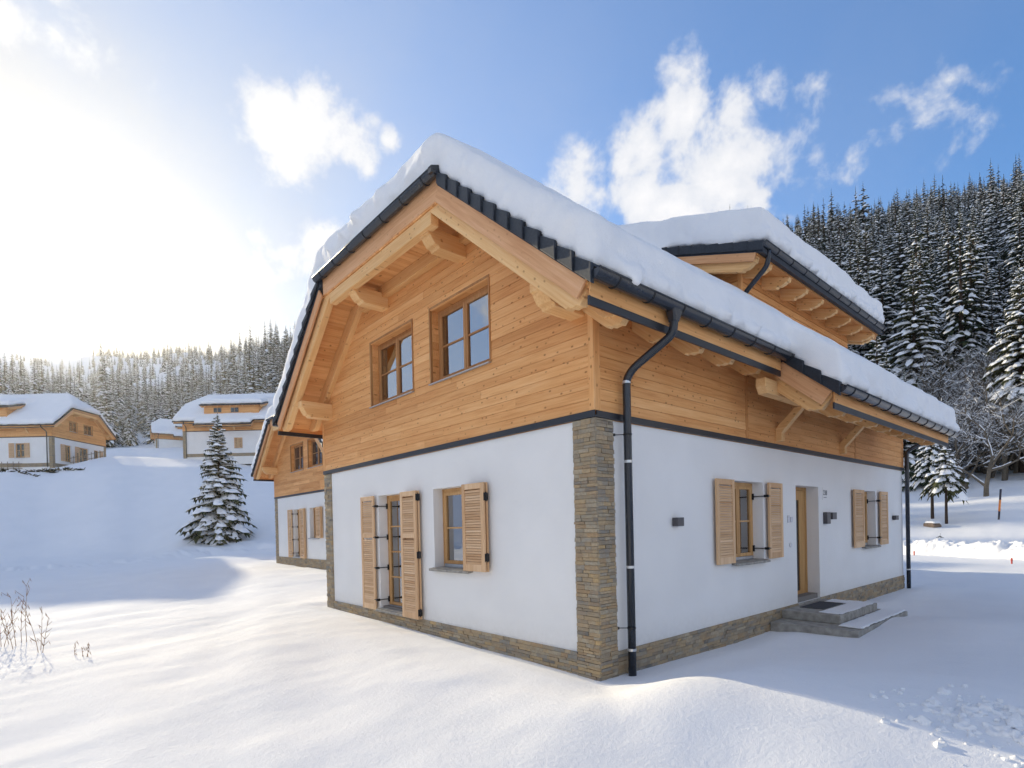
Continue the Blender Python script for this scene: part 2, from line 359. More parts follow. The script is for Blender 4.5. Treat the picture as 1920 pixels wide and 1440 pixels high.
# ------------------------------------------------------------------ terrain
PX, PY = CP.x, CP.y
G0 = -3.38
AZ = [-180, -135, -112, -98, -90, -84, -78, -72, -66, -50, -34, -26, -20, -13, -6, 3, 20, 60, 110, 150, 180]
PROF = {   # azimuth -> [(r, z)]
 -180: [(0, 0), (60, -.5), (120, -2), (260, 18), (600, 90), (1500, 260)],
 -135: [(0, 0), (50, 0), (90, 5), (150, 12), (300, 40), (600, 110), (1500, 260)],
 -112: [(0, 0), (46, .1), (80, 8.5), (95, 10.4), (140, 13), (300, 44), (600, 120), (1500, 300)],
 -98: [(0, 0), (50, 0), (58, .3), (76, 8.4), (84, 9.3), (96, 9.6), (130, 13), (300, 45), (520, 116), (760, 192), (1500, 240)],
 -90: [(0, 0), (50, 0), (57, .3), (74, 8.6), (82, 9.6), (100, 10.2), (130, 15), (300, 52), (520, 118), (760, 196), (1500, 260)],
 -84: [(0, 0), (45, .15), (53, .4), (72, 9.2), (82, 11.6), (100, 12.5), (130, 17), (200, 31), (300, 58), (520, 132), (760, 204), (1500, 260)],
 -78: [(0, 0), (24, .15), (44, .4), (50, 1.2), (72, 9.6), (84, 11.9), (100, 13), (130, 18), (200, 32), (300, 72), (520, 150), (780, 212), (1500, 260)],
 -72: [(0, 0), (24, .3), (42, .5), (50, 1.5), (74, 9.6), (88, 12), (110, 16), (160, 32), (260, 72), (400, 120), (700, 190), (1500, 250)],
 -66: [(0, 0), (24, .3), (40, .5), (50, 1.8), (75, 9), (110, 18), (160, 38), (260, 84), (400, 138), (700, 200), (1500, 260)],
 -50: [(0, 0), (24, .2), (38, .5), (50, 2), (75, 9), (110, 20), (200, 62), (330, 125), (600, 220), (1500, 300)],
 -34: [(0, 0), (36, .1), (44, 1.5), (60, 6), (100, 26), (200, 80), (330, 150), (600, 270), (1500, 420)],
 -26: [(0, 0), (38, .0), (46, .9), (56, 3.2), (70, 8), (110, 30), (200, 84), (320, 150), (480, 195), (700, 200), (1500, 240)],
 -20: [(0, 0), (38, .0), (46, 1.1), (54, 2.9), (66, 6.5), (110, 28), (200, 80), (320, 142), (450, 186), (600, 192), (1500, 240)],
 -13: [(0, 0), (38, .0), (46, 1.6), (54, 3.2), (66, 6), (110, 27), (200, 78), (320, 142), (470, 203), (650, 212), (1500, 260)],
 -6: [(0, 0), (38, .05), (46, 1.9), (54, 3.6), (66, 6), (110, 26), (200, 76), (320, 138), (520, 215), (700, 232), (1500, 280)],
 3: [(0, 0), (38, .05), (46, 2.0), (54, 3.6), (66, 6), (110, 25), (200, 74), (320, 135), (520, 226), (700, 255), (1500, 300)],
 20: [(0, 0), (40, 0), (60, 4), (110, 22), (200, 66), (320, 120), (520, 210), (1500, 330)],
 60: [(0, 0), (60, 0), (100, 10), (200, 44), (400, 120), (1500, 330)],
 110: [(0, 0), (80, -.5), (160, 2), (300, 20), (600, 90), (1500, 260)],
 150: [(0, 0), (80, -1), (160, -2), (300, 10), (600, 80), (1500, 240)],
 180: [(0, 0), (60, -.5), (120, -2), (260, 18), (600, 90), (1500, 260)]}
def hash2(ix, iy, s):
    h = np.sin(ix*127.1+iy*311.7+s*74.7)*43758.5453
    return h-np.floor(h)
def vnoise(x, y, s=0):
    ix = np.floor(x); iy = np.floor(y); fx = x-ix; fy = y-iy; fx = fx*fx*(3-2*fx); fy = fy*fy*(3-2*fy)
    a = hash2(ix, iy, s); b = hash2(ix+1, iy, s); c = hash2(ix, iy+1, s); d = hash2(ix+1, iy+1, s)
    return (a*(1-fx)+b*fx)*(1-fy)+(c*(1-fx)+d*fx)*fy-.5
def fbm(x, y, s=0, o=4):
    t = 0; a = 1
    for i in range(o): t = t+a*vnoise(x*2**i, y*2**i, s+i*3.1); a *= .5
    return t
def sstep(x, a, b): t = np.clip((x-a)/(b-a), 0, 1); return t*t*(3-2*t)
def ground(x, y):
    x = np.asarray(x, float); y = np.asarray(y, float)
    dx = x-PX; dy = y-PY; r = np.hypot(dx, dy); az = np.degrees(np.arctan2(dx, dy))
    zs = np.stack([np.interp(r, [p[0] for p in PROF[a]], [p[1] for p in PROF[a]]) for a in AZ])
    idx = np.clip(np.searchsorted(AZ, az)-1, 0, len(AZ)-2); A = np.array(AZ, float)
    t = (az-A[idx])/(A[idx+1]-A[idx]); t = t*t*(3-2*t)
    z = np.take_along_axis(zs, idx[None], 0)[0]*(1-t)+np.take_along_axis(zs, idx[None]+1, 0)[0]*t
    z = z+G0
    far = sstep(r, 40, 120)
    z = z+fbm(x/60, y/60, 5)*14*sstep(r, 120, 300)+fbm(x/14, y/14, 9)*1.0*far
    # wind drifts on the field
    dr = fbm((x*.35+y*.9)/3.2, (y*.35-x*.9)/7.5, 2, 3)*.20+fbm(x/1.1, y/1.7, 7, 3)*.035+fbm((x+y*.3)/.7, (y-x*.3)/2.4, 12, 3)*.026
    near = 1-sstep(r, 30, 70)
    hx = np.clip(np.maximum(np.maximum(-8.5-x, x-.1), np.maximum(-.1-y, y-13.6)), 0, 9)      # distance to the house
    lev = sstep(hx, 0, 1.6)
    z = z+dr*near*(.22+.78*lev)
    # mound in front of the long wall and drift at the near corner
    z = z+.38*np.exp(-(((x-3.0)/2.3)**2+((y-.9)/2.2)**2))*sstep(x, .05, 1.6)*(1-.0*y)
    z = z+.16*np.exp(-(((x-1.3)/1.2)**2+((y+1.0)/1.0)**2))*lev
    z = z+.30*np.exp(-(((x-4.9)/3.5)**2+((y-6.5)/3.0)**2))*sstep(x, .6, 3.0)*.7
    # path cleared towards the step
    z = z+.05*np.exp(-(((x-2.2)/.9)**2+((y-6.2)/1.3)**2))
    # thin snow trough along the plinth
    z = z-.05*(1-sstep(hx, 0, .5))
    # ploughed bank beyond the house
    bl = np.interp(x, [-14, -6, -3.0, 2.0, 8, 14], [36.8, 31.5, 29.6, 25.3, 23.4, 22.6])
    d = y-bl
    bank = np.exp(-((d-1.2)/.95)**4)*.12
    z = z+bank*(1-sstep(np.abs(x-0), 16, 22))
    rd = np.exp(-((d+2.2)/1.9)**4)
    z = z*(1-rd*(1-sstep(np.abs(x), 16, 22))*.9)+(G0+.02)*rd*(1-sstep(np.abs(x), 16, 22))*.9
    # snow thrown up in lumps at the lower right of the view, beside the camera
    cl = np.exp(-(((x-3.95)/.42)**2+((y-.45)/.42)**2))
    z = z+cl*(.03+.16*np.clip(fbm(x/.16, y/.16, 31, 3)+.12, 0, 1))
    # rolled snow at the foot of the left bank
    fb = np.exp(-((r-46)/2.5)**2)*sstep(-az, 58, 66)
    z = z+fb*fbm(x/1.2, y/1.2, 41, 4)*.6
    return z
def gz(x, y): return float(ground(np.array([x]), np.array([y]))[0])

def axis_grid(lo, hi, c0, c1, fine, grow, mx):
    v = list(np.arange(c0, c1+1e-6, fine)); s = fine; x = v[-1]
    while x < hi: s = min(s*grow, mx); x += s; v.append(x)
    s = fine; x = v[0]; a = []
    while x > lo: s = min(s*grow, mx); x -= s; a.append(x)
    return np.array(a[::-1]+v)
def make_ground():
    gx = axis_grid(-860, 620, -9.5, 8.0, .09, 1.028, 30); gy = axis_grid(-520, 860, -6.2, 5.0, .09, 1.028, 30)
    X, Y = np.meshgrid(gx, gy); Z = ground(X.ravel(), Y.ravel())
    nx, ny = len(gx), len(gy)
    me = bpy.data.meshes.new('snowy_ground')
    me.vertices.add(nx*ny); me.vertices.foreach_set('co', np.stack([X.ravel(), Y.ravel(), Z], 1).ravel())
    i = np.arange((nx-1)*(ny-1)); a = (i//(nx-1))*nx+i % (nx-1)
    q = np.stack([a, a+1, a+nx+1, a+nx], 1)
    me.loops.add(q.size); me.loops.foreach_set('vertex_index', q.ravel())
    me.polygons.add(len(q)); me.polygons.foreach_set('loop_start', np.arange(0, q.size, 4)); me.polygons.foreach_set('loop_total', np.full(len(q), 4))
    me.update(calc_edges=True); me.shade_smooth(); me.materials.append(MAT['snow'])
    o = bpy.data.objects.new('snowy_ground', me); COL.objects.link(o)
    tag(o, 'wide snow field rising to wooded hillsides', kind='structure')
    print('ground', nx, ny)
make_ground()

# ------------------------------------------------------------------ snow blankets by voxel remesh
def snow_blob(name, mb, vox, sm, amp, fr, parent_mat=None, label=None, seed=0, kind='stuff'):
    o = mb.build('tmp_'+name, 'roofsnow', None, fixn=True, base=(0, 0, 0))
    m = o.modifiers.new('r', 'REMESH'); m.mode = 'VOXEL'; m.voxel_size = vox; m.use_smooth_shade = True
    m2 = o.modifiers.new('s', 'SMOOTH'); m2.factor = .6; m2.iterations = sm
    bpy.context.view_layer.update()
    dg = bpy.context.evaluated_depsgraph_get()
    me = bpy.data.meshes.new_from_object(o.evaluated_get(dg))
    n = len(me.vertices); co = np.empty(n*3); me.vertices.foreach_get('co', co); co = co.reshape(-1, 3)
    no = np.empty(n*3); me.vertices.foreach_get('normal', no); no = no.reshape(-1, 3)
    d = np.array([noise.fractal(Vector(c)*fr+Vector((seed, 0, 0)), 1.0, 2.0, 3) for c in co])
    fine = np.array([noise.fractal(Vector(c)*fr*4.5+Vector((seed, 9, 0)), 1.0, 2.0, 2) for c in co])
    side = 1-np.clip(no[:, 2], 0, 1)
    big = np.array([noise.noise(Vector((c[0], c[1]*.7, c[2]))*.55+Vector((seed*3.1, 0, 0))) for c in co])
    co = co+no*(d*amp*(.45+.9*side)+fine*amp*.36*side+big*amp*1.5*(1-side))[:, None]
    me.vertices.foreach_set('co', co.ravel()); me.update()
    me.materials.clear(); me.materials.append(MAT['roofsnow']); me.shade_smooth()
    bpy.data.objects.remove(o)
    r = bpy.data.objects.new(name, me); COL.objects.link(r)
    if parent_mat is not None: r.matrix_world = parent_mat
    if label: tag(r, label, 'snow')
    return r

# ------------------------------------------------------------------ the chalet
W = 8.349; LN = 13.45; SL = .848
EX, EZ, VY = .80, 1.20, -.88          # eave line and verge plane
HZ = 3.61                               # hip eave height
BY = LN+.88                             # back verge
def zR(x, y=0): return EZ-SL*(x-EX)
def zL(x, y=0): return EZ+SL*(x+W+EX)
def zHf(x, y): return HZ+SL*(y-VY)
def zHb(x, y): return HZ+SL*(BY-y)
CXR = -W/2
RZ = zR(CXR)                            # ridge
HX = EX-(HZ-EZ)/SL                      # hip corner x (right)
HXL = -W-EX+(HZ-EZ)/SL
HY = VY+(RZ-HZ)/SL; HYB = BY-(RZ-HZ)/SL
STONE_MESH = []
def stone_meshes():
    for k in range(6):
        rr = random.Random(k); bm = bmesh.new(); bmesh.ops.create_cube(bm, size=1)
        bmesh.ops.bevel(bm, geom=bm.edges[:], offset=.06, segments=1, affect='EDGES')
        for v in bm.verts: v.co += Vector((rr.uniform(-.02, .02), rr.uniform(-.06, .06), rr.uniform(-.03, .03)))
        me = bpy.data.meshes.new('stone'); bm.to_mesh(me); bm.free(); me.materials.append(MAT['stone']); STONE_MESH.append(me)
stone_meshes()

def chalet(name, label, loc, rz=0, detail=2, gable=(), longw=(), leftw=(), ext=(3.85, 11.4), dorm=(4.4, 11.2), dxx=(.18, -.50), dormleft=False, base_h=3.36, snowlabel='', seed=1):
    rnd = random.Random(seed)
    D2 = detail == 2
    root = empty(name, (loc[0], loc[1], loc[2]), rz)
    BASE = I4                                              # local frame: z=0 is the band above the white storey
    root.location.z = loc[2]-base_h
    OFF = Matrix.Translation((0, 0, base_h))
    tag(root, label, 'house')
    FG = OFF @ Matrix(((1, 0, 0, 0), (0, 1, 0, 0), (0, 0, 1, 0), (0, 0, 0, 1)))                  # gable wall: u=+X, depth=+Y
    FLg = OFF @ Matrix(((0, -1, 0, 0), (1, 0, 0, 0), (0, 0, 1, 0), (0, 0, 0, 1)))                # long wall: u=+Y, depth=-X
    FLf = OFF @ Matrix(((0, 1, 0, -W), (-1, 0, 0, 0), (0, 0, 1, 0), (0, 0, 0, 1)))               # left wall: u=-Y, depth=+X
    FB = OFF @ Matrix(((-1, 0, 0, 0), (0, -1, 0, LN), (0, 0, 1, 0), (0, 0, 0, 1)))               # back wall: u=-X, depth=-Y
    walls = [(FG, -W, 0, gable, 'g'), (FLg, 0, LN, longw, 'l'), (FLf, -LN, 0, leftw, 'l'), (FB, 0, W, (), 'g')]
    WT = .32; PL = -3.07; BB = -base_h-1.2
    def openings_of(lst): return [(o['a0'], o['a1'], o['z0'], o['z1']) for o in lst]
    # ---- masonry and upper wall cores
    def cells(a0, a1, z0, z1, ops):
        A = sorted({a0, a1, *[v for o in ops for v in o[:2] if a0 < v < a1]}); Z = sorted({z0, z1, *[v for o in ops for v in o[2:] if z0 < v < z1]})
        for i in range(len(A)-1):
            for j in range(len(Z)-1):
                am, zm = (A[i]+A[i+1])/2, (Z[j]+Z[j+1])/2
                if not any(o[0] < am < o[1] and o[2] < zm < o[3] for o in ops): yield A[i], A[i+1], Z[j], Z[j+1]
    for wi, (F, a0, a1, lst, kind) in enumerate(walls):
        ops = openings_of(lst); m = MB()
        ia0, ia1 = (a0+WT, a1-WT) if kind == 'l' else (a0, a1)
        for c in cells(ia0, ia1, BB, -.09, ops): m.box(c[0], c[1], 0, WT, c[2], c[3])
        m.build('plaster_wall', 'plaster', root, F)
        m = MB()
        if kind == 'l':
            for c in cells(ia0, ia1, -.088, 1.55, ops): m.box(c[0], c[1], .0, WT-.02, c[2], c[3])
        else:
            zt = -.088
            steps = np.linspace(-.088, 3.3, 24)
            for k in range(23):
                zz0, zz1 = steps[k], steps[k+1]
                x1 = min(0, EX-(zz1+.35-EZ)/SL); x0 = -W-x1
                if F is FB: b0, b1 = -x1, -x0
                else: b0, b1 = x0, x1
                for c in cells(b0, b1, zz0, zz1, ops): m.box(c[0], c[1], 0, WT-.02, c[2], c[3])
        m.build('upper_wall', 'wood', root, F, grain='x')
    # floor slab and inner floor
    MB().box(-W+.05, -.05, .05, LN-.05, BB+.1, -2.98).box(-W+WT, -WT, WT, LN-WT, -.15, .0).build('floor_slab', 'inside', root, OFF)
    # ---- dark flashing band round the house
    m = MB()
    for F_, a0, a1 in ((FG, -W-.045, .045), (FLg, 0, LN), (FLf, -LN, 0), (FB, -.045, W+.045)):
        T = F_
        for d0, d1, z0, z1 in ((-.045, .0, -.082, -.058), (-.045, -.033, -.058, -.0)):
            p = [T @ Vector(v) for v in ((a0, d0, z0), (a1, d0, z0), (a1, d1, z0), (a0, d1, z0), (a0, d0, z1), (a1, d0, z1), (a1, d1, z1), (a0, d1, z1))]
            m.hexa(p)
    m.build('flashing_band', 'band', root)
    # ---- plank cladding
    PH = .138
    def planks(F, a0f, z0, z1, ops, splits=(), mat='wood', nm='plank', gx='x'):
        joined = MB(); z = z0
        while z < z1-.03:
            zt = min(z+PH, z1); lo, hi = a0f(z, zt)
            if hi-lo < .1: break
            cuts = [lo]+[s_ for s_ in splits if lo < s_ < hi]+[hi]
            segs = []
            for i in range(len(cuts)-1):
                s0, s1 = cuts[i]+(.05 if i else 0), cuts[i+1]-(.05 if i < len(cuts)-2 else 0)
                iv = [(s0, s1)]
                for o in ops:
                    if o[2]-.04 < (z+zt)/2 < o[3]+.04:
                        nv = []
                        for p, q in iv:
                            if o[0] > p and o[0] < q: nv.append((p, o[0]-.03))
                            if o[1] < q and o[1] > p: nv.append((o[1]+.03, q))
                            if not (p < o[0] < q or p < o[1] < q) and not (o[0] <= p and o[1] >= q): nv.append((p, q))
                        iv = nv
                segs += iv
            for p, q in segs:
                while q-p > 4.2:
                    c = p+rnd.uniform(1.6, 3.6); 
                    if q-c < .5: break
                    yield_piece(F, p, c-.001, z, zt, joined, mat, nm); p = c+.001
                yield_piece(F, p, q, z, zt, joined, mat, nm)
            z = zt
        if not D2: tag(joined.build('plank_cladding', mat, root, F), kind='stuff')
    def yield_piece(F, p, q, z, zt, joined, mat, nm):
        if q-p < .02: return
        pr = rnd.uniform(0, .004)
        pts = [(p, -.030-pr, z+.0015), (q, -.030-pr, z+.0015), (q, 0, z+.0015), (p, 0, z+.0015), (p, -.025-pr, zt-.0025), (q, -.025-pr, zt-.0025), (q, 0, zt-.0025), (p, 0, zt-.0025)]
        if D2: MB().hexa(pts).build(nm, mat, root, F)
        else: joined.hexa(pts)
    upx = lambda z: min(-.05, EX-(z+.30-EZ)/SL)
    planks(FG, lambda z, zt: (-W-upx(zt), upx(zt)), .003, 3.26, openings_of(gable))
    planks(FLg, lambda z, zt: (.05, LN-.05), .003, 1.5, openings_of(longw), splits=(4.0, 9.47))
    if not D2: planks(FLf, lambda z, zt: (-LN+.05, -.05), .003, 1.5, openings_of(leftw))
    # corner boards and batten
    for F_, a, nm in ((FG, -.047, 'corner_board'), (FLg, .0, 'corner_board'), (FLg, LN-.05, 'corner_board'), (FLg, 3.96, 'batten'), (FLg, 9.43, 'batten'), (FG, -W-.038, 'corner_board')):
        w_ = .085 if F_ is FLg else .085
        d = -.038 if F_ is FLg else -.036
        if nm == 'batten': MB().box(a, a+.08, -.030, -.001, .004, 1.45).build('batten', 'wood', root, F_, grain='z')
        else: MB().box(a, a+w_, d, -.001, .004, 1.45).build(nm, 'wood', root, F_, grain='z')
    # ---- stone plinth and corner pillars
    def stones(F, a0, a1, z0, z1, d, parent, indiv, hh=(.035, .06), ww=(.10, .26)):
        z = z0; m = MB()
        while z < z1-.012:
            h = min(rnd.uniform(*hh), z1-z)
            if z1-(z+h) < .02: h = z1-z
            a = a0
            while a < a1-.004:
                w_ = min(rnd.uniform(*ww), a1-a)
                if a1-(a+w_) < .05: w_ = a1-a
                dd = d+rnd.uniform(0, .016)
                if indiv:
                    me = STONE_MESH[rnd.randrange(6)]; o = bpy.data.objects.new('stone', me); COL.objects.link(o); o.parent = parent
                    o.matrix_basis = F @ Matrix.Translation((a+w_/2, .02-(dd+.02)/2, z+h/2)) @ Matrix.Diagonal((w_-.003, dd+.02, h-.003, 1))
                else:
                    j = [rnd.uniform(-.004, .004) for _ in range(4)]
                    m.hexa([(a+.0015, -dd, z+.0015), (a+w_-.0015, -dd+j[0], z+.0015), (a+w_-.0015, .02, z+.0015), (a+.0015, .02, z+.0015),
                            (a+.0015, -dd+j[1], z+h-.0015), (a+w_-.0015, -dd+j[2], z+h-.0015), (a+w_-.0015, .02, z+h-.0015), (a+.0015, .02, z+h-.0015)])
                a += w_
            z += h
        if not indiv: tag(m.build('stonework', 'stone', parent, F), kind='stuff')
    PW = .345
    def pillar(F1, r1, F2, r2, indiv):
        p = MB(); zb = BB+.9
        for F_, (a, b_) in ((F1, r1), (F2, r2)):
            p.hexa([F_ @ Vector(v) for v in ((a+.004, -.012, zb), (b_-.004, -.012, zb), (b_-.004, -.0, zb), (a+.004, -.0, zb), (a+.004, -.012, -.0841), (b_-.004, -.012, -.0841), (b_-.004, -.0, -.0841), (a+.004, -.0, -.0841))])
        po = p.build('stone_pillar', 'stone', root, base=OFF @ Vector((0, 0, 0)))
        inv = po.matrix_basis.inverted()
        for F_, (a, b_) in ((F1, r1), (F2, r2)):
            stones(inv @ F_, a, b_, -base_h-.12, -.086, .022, po, indiv, hh=(.034, .062), ww=(.09, .24))
    pillar(FG, (-PW, .03), FLg, (.0, PW), D2)
    pillar(FG, (-W-.03, -W+PW), FLf, (-PW, 0), False)
    if D2: pillar(FLg, (LN-.3, LN), FLg, (LN-.3, LN), False) if False else None
    for F_, a0, a1, lst in ((FG, -W+PW, -PW, gable), (FLg, PW, LN+.02, longw), (FLf, -LN, -PW, leftw)):
        segs = [(a0, a1)]
        for o in lst:
            if o.get('kind') == 'door':
                segs = [s_ for p, q in segs for s_ in (((p, o['a0']), (o['a1'], q)) if p < o['a0'] < q else ((p, q),))]
        for p, q in segs: stones(F_, p, q, -base_h-.14, PL, .016, root, False)
    # ---- roof deck, soffits
    hipf = [(HXL, VY), (HX, VY), (CXR, HY)]; hipb = [(HX, BY), (HXL, BY), (CXR, HYB)]
    rightp = [(HX, VY), (EX, VY), (EX, BY), (HX, BY), (CXR, HYB), (CXR, HY)]
    leftp = [(-W-EX, VY), (HXL, VY), (CXR, HY), (CXR, HYB), (HXL, BY), (-W-EX, BY)]
    EX2 = 1.55
    extp = [(EX, ext[0]), (EX2, ext[0]), (EX2, ext[1]), (EX, ext[1])]
    d = MB(); ins = .03
    def inset(poly):
        cx = sum(p[0] for p in poly)/len(poly); cy = sum(p[1] for p in poly)/len(poly)
        return poly
    d.slab([(HXL+.04, VY+.06), (HX-.04, VY+.06), (CXR, HY)], zHf, -.10, -.03).slab(hipb, zHb, -.17, -.03).slab([(p[0]-.14 if p[0] == EX else p[0], p[1]) for p in rightp], zR, -.17, -.03).slab([(p[0]+.14 if p[0] == -W-EX else p[0], p[1]) for p in leftp], zL, -.17, -.03)
    d.slab([(EX-.139, ext[0]+.02), (EX2-.14, ext[0]+.02), (EX2-.14, ext[1]-.02), (EX-.139, ext[1]-.02)], zR, -.17, -.03)
    d.build('roof_covering', 'tile', root, OFF)
    if D2:
        # soffit boards along Y between verge and wall, stacked up both slopes
        for side in (0, 1):
            x = -.1
            while x > -1.95:
                x0_, x1_ = x-.118, x
                if side: p = [(-W-x1_, VY+.03), (-W-x0_, VY+.03), (-W-x0_, -.002), (-W-x1_, -.002)]; zf = zL
                else: p = [(x0_, VY+.03), (x1_, VY+.03), (x1_, -.002), (x0_, -.002)]; zf = zR
                MB().slab(p, zf, -.215-rnd.uniform(0, .003), -.172).build('soffit_board', 'wood', root, OFF, grain='y')
                x -= .124
            x = .68
            while x > -.1:
                x0_, x1_ = max(x-.118, -.1), x
                for yy in ((VY+.03, ext[0]+1.9), (ext[0]+1.902, 8.6), (8.602, BY-.03)):
                    if side: p = [(-W-x1_, yy[0]), (-W-x0_, yy[0]), (-W-x0_, yy[1]), (-W-x1_, yy[1])]; zf = zL
                    else: p = [(x0_, yy[0]), (x1_, yy[0]), (x1_, yy[1]), (x0_, yy[1])]; zf = zR
                    MB().slab(p, zf, -.215-rnd.uniform(0, .003), -.172).build('soffit_board', 'wood', root, OFF, grain='y')
                x -= .124
        x = EX2-.14
        while x > .7:
            MB().slab([(max(x-.118, .685), ext[0]+.04), (x, ext[0]+.04), (x, ext[1]-.04), (max(x-.118, .685), ext[1]-.04)], zR, -.215-rnd.uniform(0, .003), -.172).build('soffit_board', 'wood', root, OFF, grain='y'); x -= .124
        # flat ceiling boards under the hip
        x = -W-HX-.05+0
        x = -W+2.0
        while x < -2.0:
            MB().box(x, x+.117, VY+.06, -.002, 3.265, 3.29).build('soffit_board', 'wood', root, OFF, grain='y'); x += .122
    else:
        s_ = MB()
        s_.slab([(HX, VY+.03), (EX-.1, VY+.03), (EX-.1, BY-.03), (HX, BY-.03)], zR, -.215, -.172).slab([(-W-EX+.1, VY+.03), (HXL, VY+.03), (HXL, BY-.03), (-W-EX+.1, BY-.03)], zL, -.215, -.172)
        s_.box(-W+2.0, -2.0, VY+.06, -.002, 3.265, 3.29)
        s_.slab([(EX-.1, ext[0]+.04), (EX2-.1, ext[0]+.04), (EX2-.1, ext[1]-.04), (EX-.1, ext[1]-.04)], zR, -.215, -.172)
        s_.build('soffit', 'wood', root, OFF, grain='y')
    # ---- timbers of the verge
    def vis(x, side): return x if side == 0 else -W-x
    def zz(x): return EZ-SL*(x-EX)
    nrm = 1/math.sqrt(1+SL*SL)
    for side in (0, 1):
        sg = 0 if side == 0 else 1
        for (y_, w_, o_, h_, x0_, x1_, mt, nm, pf) in ((VY+.018, .035, -.15, .215, HX+.04, EX-.13, 'barge', 'barge_board', None),
                                                     (VY+.15, .13, -.22, .33, -2.35, EX-.16, 'beam', 'rafter', 'ogee'),
                                                     (-.075, .12, -.22, .29, -2.35, EX-.16, 'beam', 'rafter', 'ogee')):
            a = (vis(x0_, side), y_, zz(x0_)+o_); b = (vis(x1_, side), y_, zz(x1_)+o_)
            if nm == 'barge_board':
                beam(nm, a, b, w_, h_, mt, root, OFF, bevel=.004 if D2 else 0)
                beam('barge_board', (a[0], y_+.012, a[2]+.055), (b[0], y_+.012, b[2]+.055), w_, .05, mt, root, OFF, bevel=0)
            else: beam(nm, a, b, w_, h_, mt, root, OFF, prof='tail' if y_ < -.5 else pf, bevel=.006 if D2 else 0)
    # purlins through the gable
    for (x_, zt, w_, h_) in ((-.22, 1.50, .24, .30), (-2.64, 3.13, .24, .28), (-5.19, 3.13, .24, .28), (-7.93, 1.50, .24, .34)):
        beam('purlin', (x_, .2, zt), (x_, -.74, zt), w_, h_, 'beam', root, OFF, prof='ogee', bevel=.008 if D2 else 0)
    # hip: fascia, trimmer, wall beam
    MB().box(HXL+.06, HX-.02, VY+.05, VY+.08, 3.29, HZ+.03).build('hip_fascia', 'barge', root, OFF, bevel=.003)
    MB().box(-W+2.35, -2.35, -.80, -.66, 3.05, 3.262).build('trimmer_beam', 'beam', root, OFF, bevel=.006)
    MB().box(-W+2.35, -2.35, -.16, -.032, 3.05, 3.262).build('trimmer_beam', 'beam', root, OFF, bevel=.006)
    # knee brace seen below the left eave, rafters of the long eaves
    def eave(side, y0, y1, ex, yst, strip_mat='band', tails=True):
        m_ = MB(); 
        s = (lambda x: x) if side == 0 else (lambda x: -W-x)
        zf = EZ-SL*(ex-EX)
        MB().box(s(ex-.125), s(ex-.10), y0+.04, y1-.04, zf-.22, zf+.06).build('fascia_board', 'wood', root, OFF, grain='y')
        MB().box(s(ex-.13), s(ex-.105), y0+.02, y1-.03, zf-.31, zf-.215).build('eave_strip', strip_mat, root, OFF)
        if tails:
            y = yst; tl = MB()
            while y < y1-.1:
                if y > y0+.1 or y0 < 0:
                    a = (s(-.25), y, EZ-SL*(-.25-EX)-.22); b = (s(ex-.15), y, EZ-SL*(ex-.15-EX)-.22)
                    beam('rafter', a, b, .115, .37, 'beam', root, OFF, prof='tail', bevel=.005 if D2 else 0)
                y += .86
        # gutter: half-round trough
        r_ = .092; g = MB(); n = 10; cx = ex+.0; cz = zf-.005
        g0, g1 = y0-.04, y1+.02
        for rr_, fl in ((r_, 1), (r_-.008, -1)):
            vs = []
            for yy in (g0, g1):
                for k in range(n+1):
                    th = math.pi+math.pi*k/n; vs.append((s(cx+rr_*math.cos(th)), yy, cz+rr_*math.sin(th)))
            fs = [(k, k+1, n+2+k, n+1+k) for k in range(n)]
            g.add(vs, fs)
        for yy in (g0, g1):
            vs = [(s(cx+r_*math.cos(math.pi+math.pi*k/n)), yy, cz+r_*math.sin(math.pi+math.pi*k/n)) for k in range(n+1)]
            g.add(vs, [tuple(range(n+1))])
        g.tube([(s(cx+r_), g0, cz), (s(cx+r_), g1, cz)], .011, 6)
        go = g.build('gutter', 'metal', root, OFF, smooth=True)
        if detail > 0:
            y = g0+.35; iv = go.matrix_basis.inverted() @ OFF
            while y < g1-.05:
                c = MB(); pts = [(s(cx+(r_+.004)*math.cos(math.pi+math.pi*k/8)), y, cz+(r_+.004)*math.sin(math.pi+math.pi*k/8)) for k in range(9)]
                c.tube(pts, .009, 4).build('gutter_bracket', 'black', go, iv); y += .62
    eave(0, VY, ext[0]-.02, EX, -.02)
    eave(0, ext[0], ext[1], EX2, ext[0]+.15)
    eave(0, ext[1]+.02, BY, EX, ext[1]+.4)
    eave(1, VY, BY, EX, .8 if D2 else .8, tails=D2)
    # extension verge: barge board, tiles, purlin, braces
    yv = ext[0]+.0
    for yy in (ext[0]+.02, ext[1]-.02):
        beam('barge_board', (EX-.10, yy, zz(EX-.10)-.15), (EX2-.13, yy, zz(EX2-.13)-.15), .035, .24, 'barge', root, OFF, bevel=.004)
    beam('porch_purlin', (.50, ext[1]-.2, .86), (.50, ext[0]-.35, .86), .16, .24, 'beam', root, OFF, prof='chamfer', bevel=.008 if D2 else 0)
    for yy in (ext[0]+1.35, ext[1]-2.9):
        k = MB(); q = [(-.004, .04), (.13, .05), (.13, .20), (.52, .615), (.36, .615), (-.004, .26)]
        k.extr([(x_+.006, z_) for x_, z_ in q], 'y', yy-.07, yy+.07); k.build('knee_brace', 'beam', root, OFF, bevel=.006 if D2 else 0, fixn=True)
    k = MB(); k.extr([(-W-.01, -.0+.35), (-W-.01, .55), (-W-.5, 1.05), (-W-.62, 1.05)], 'y', 2.6, 2.74); k.build('knee_brace', 'beam', root, OFF, fixn=True)
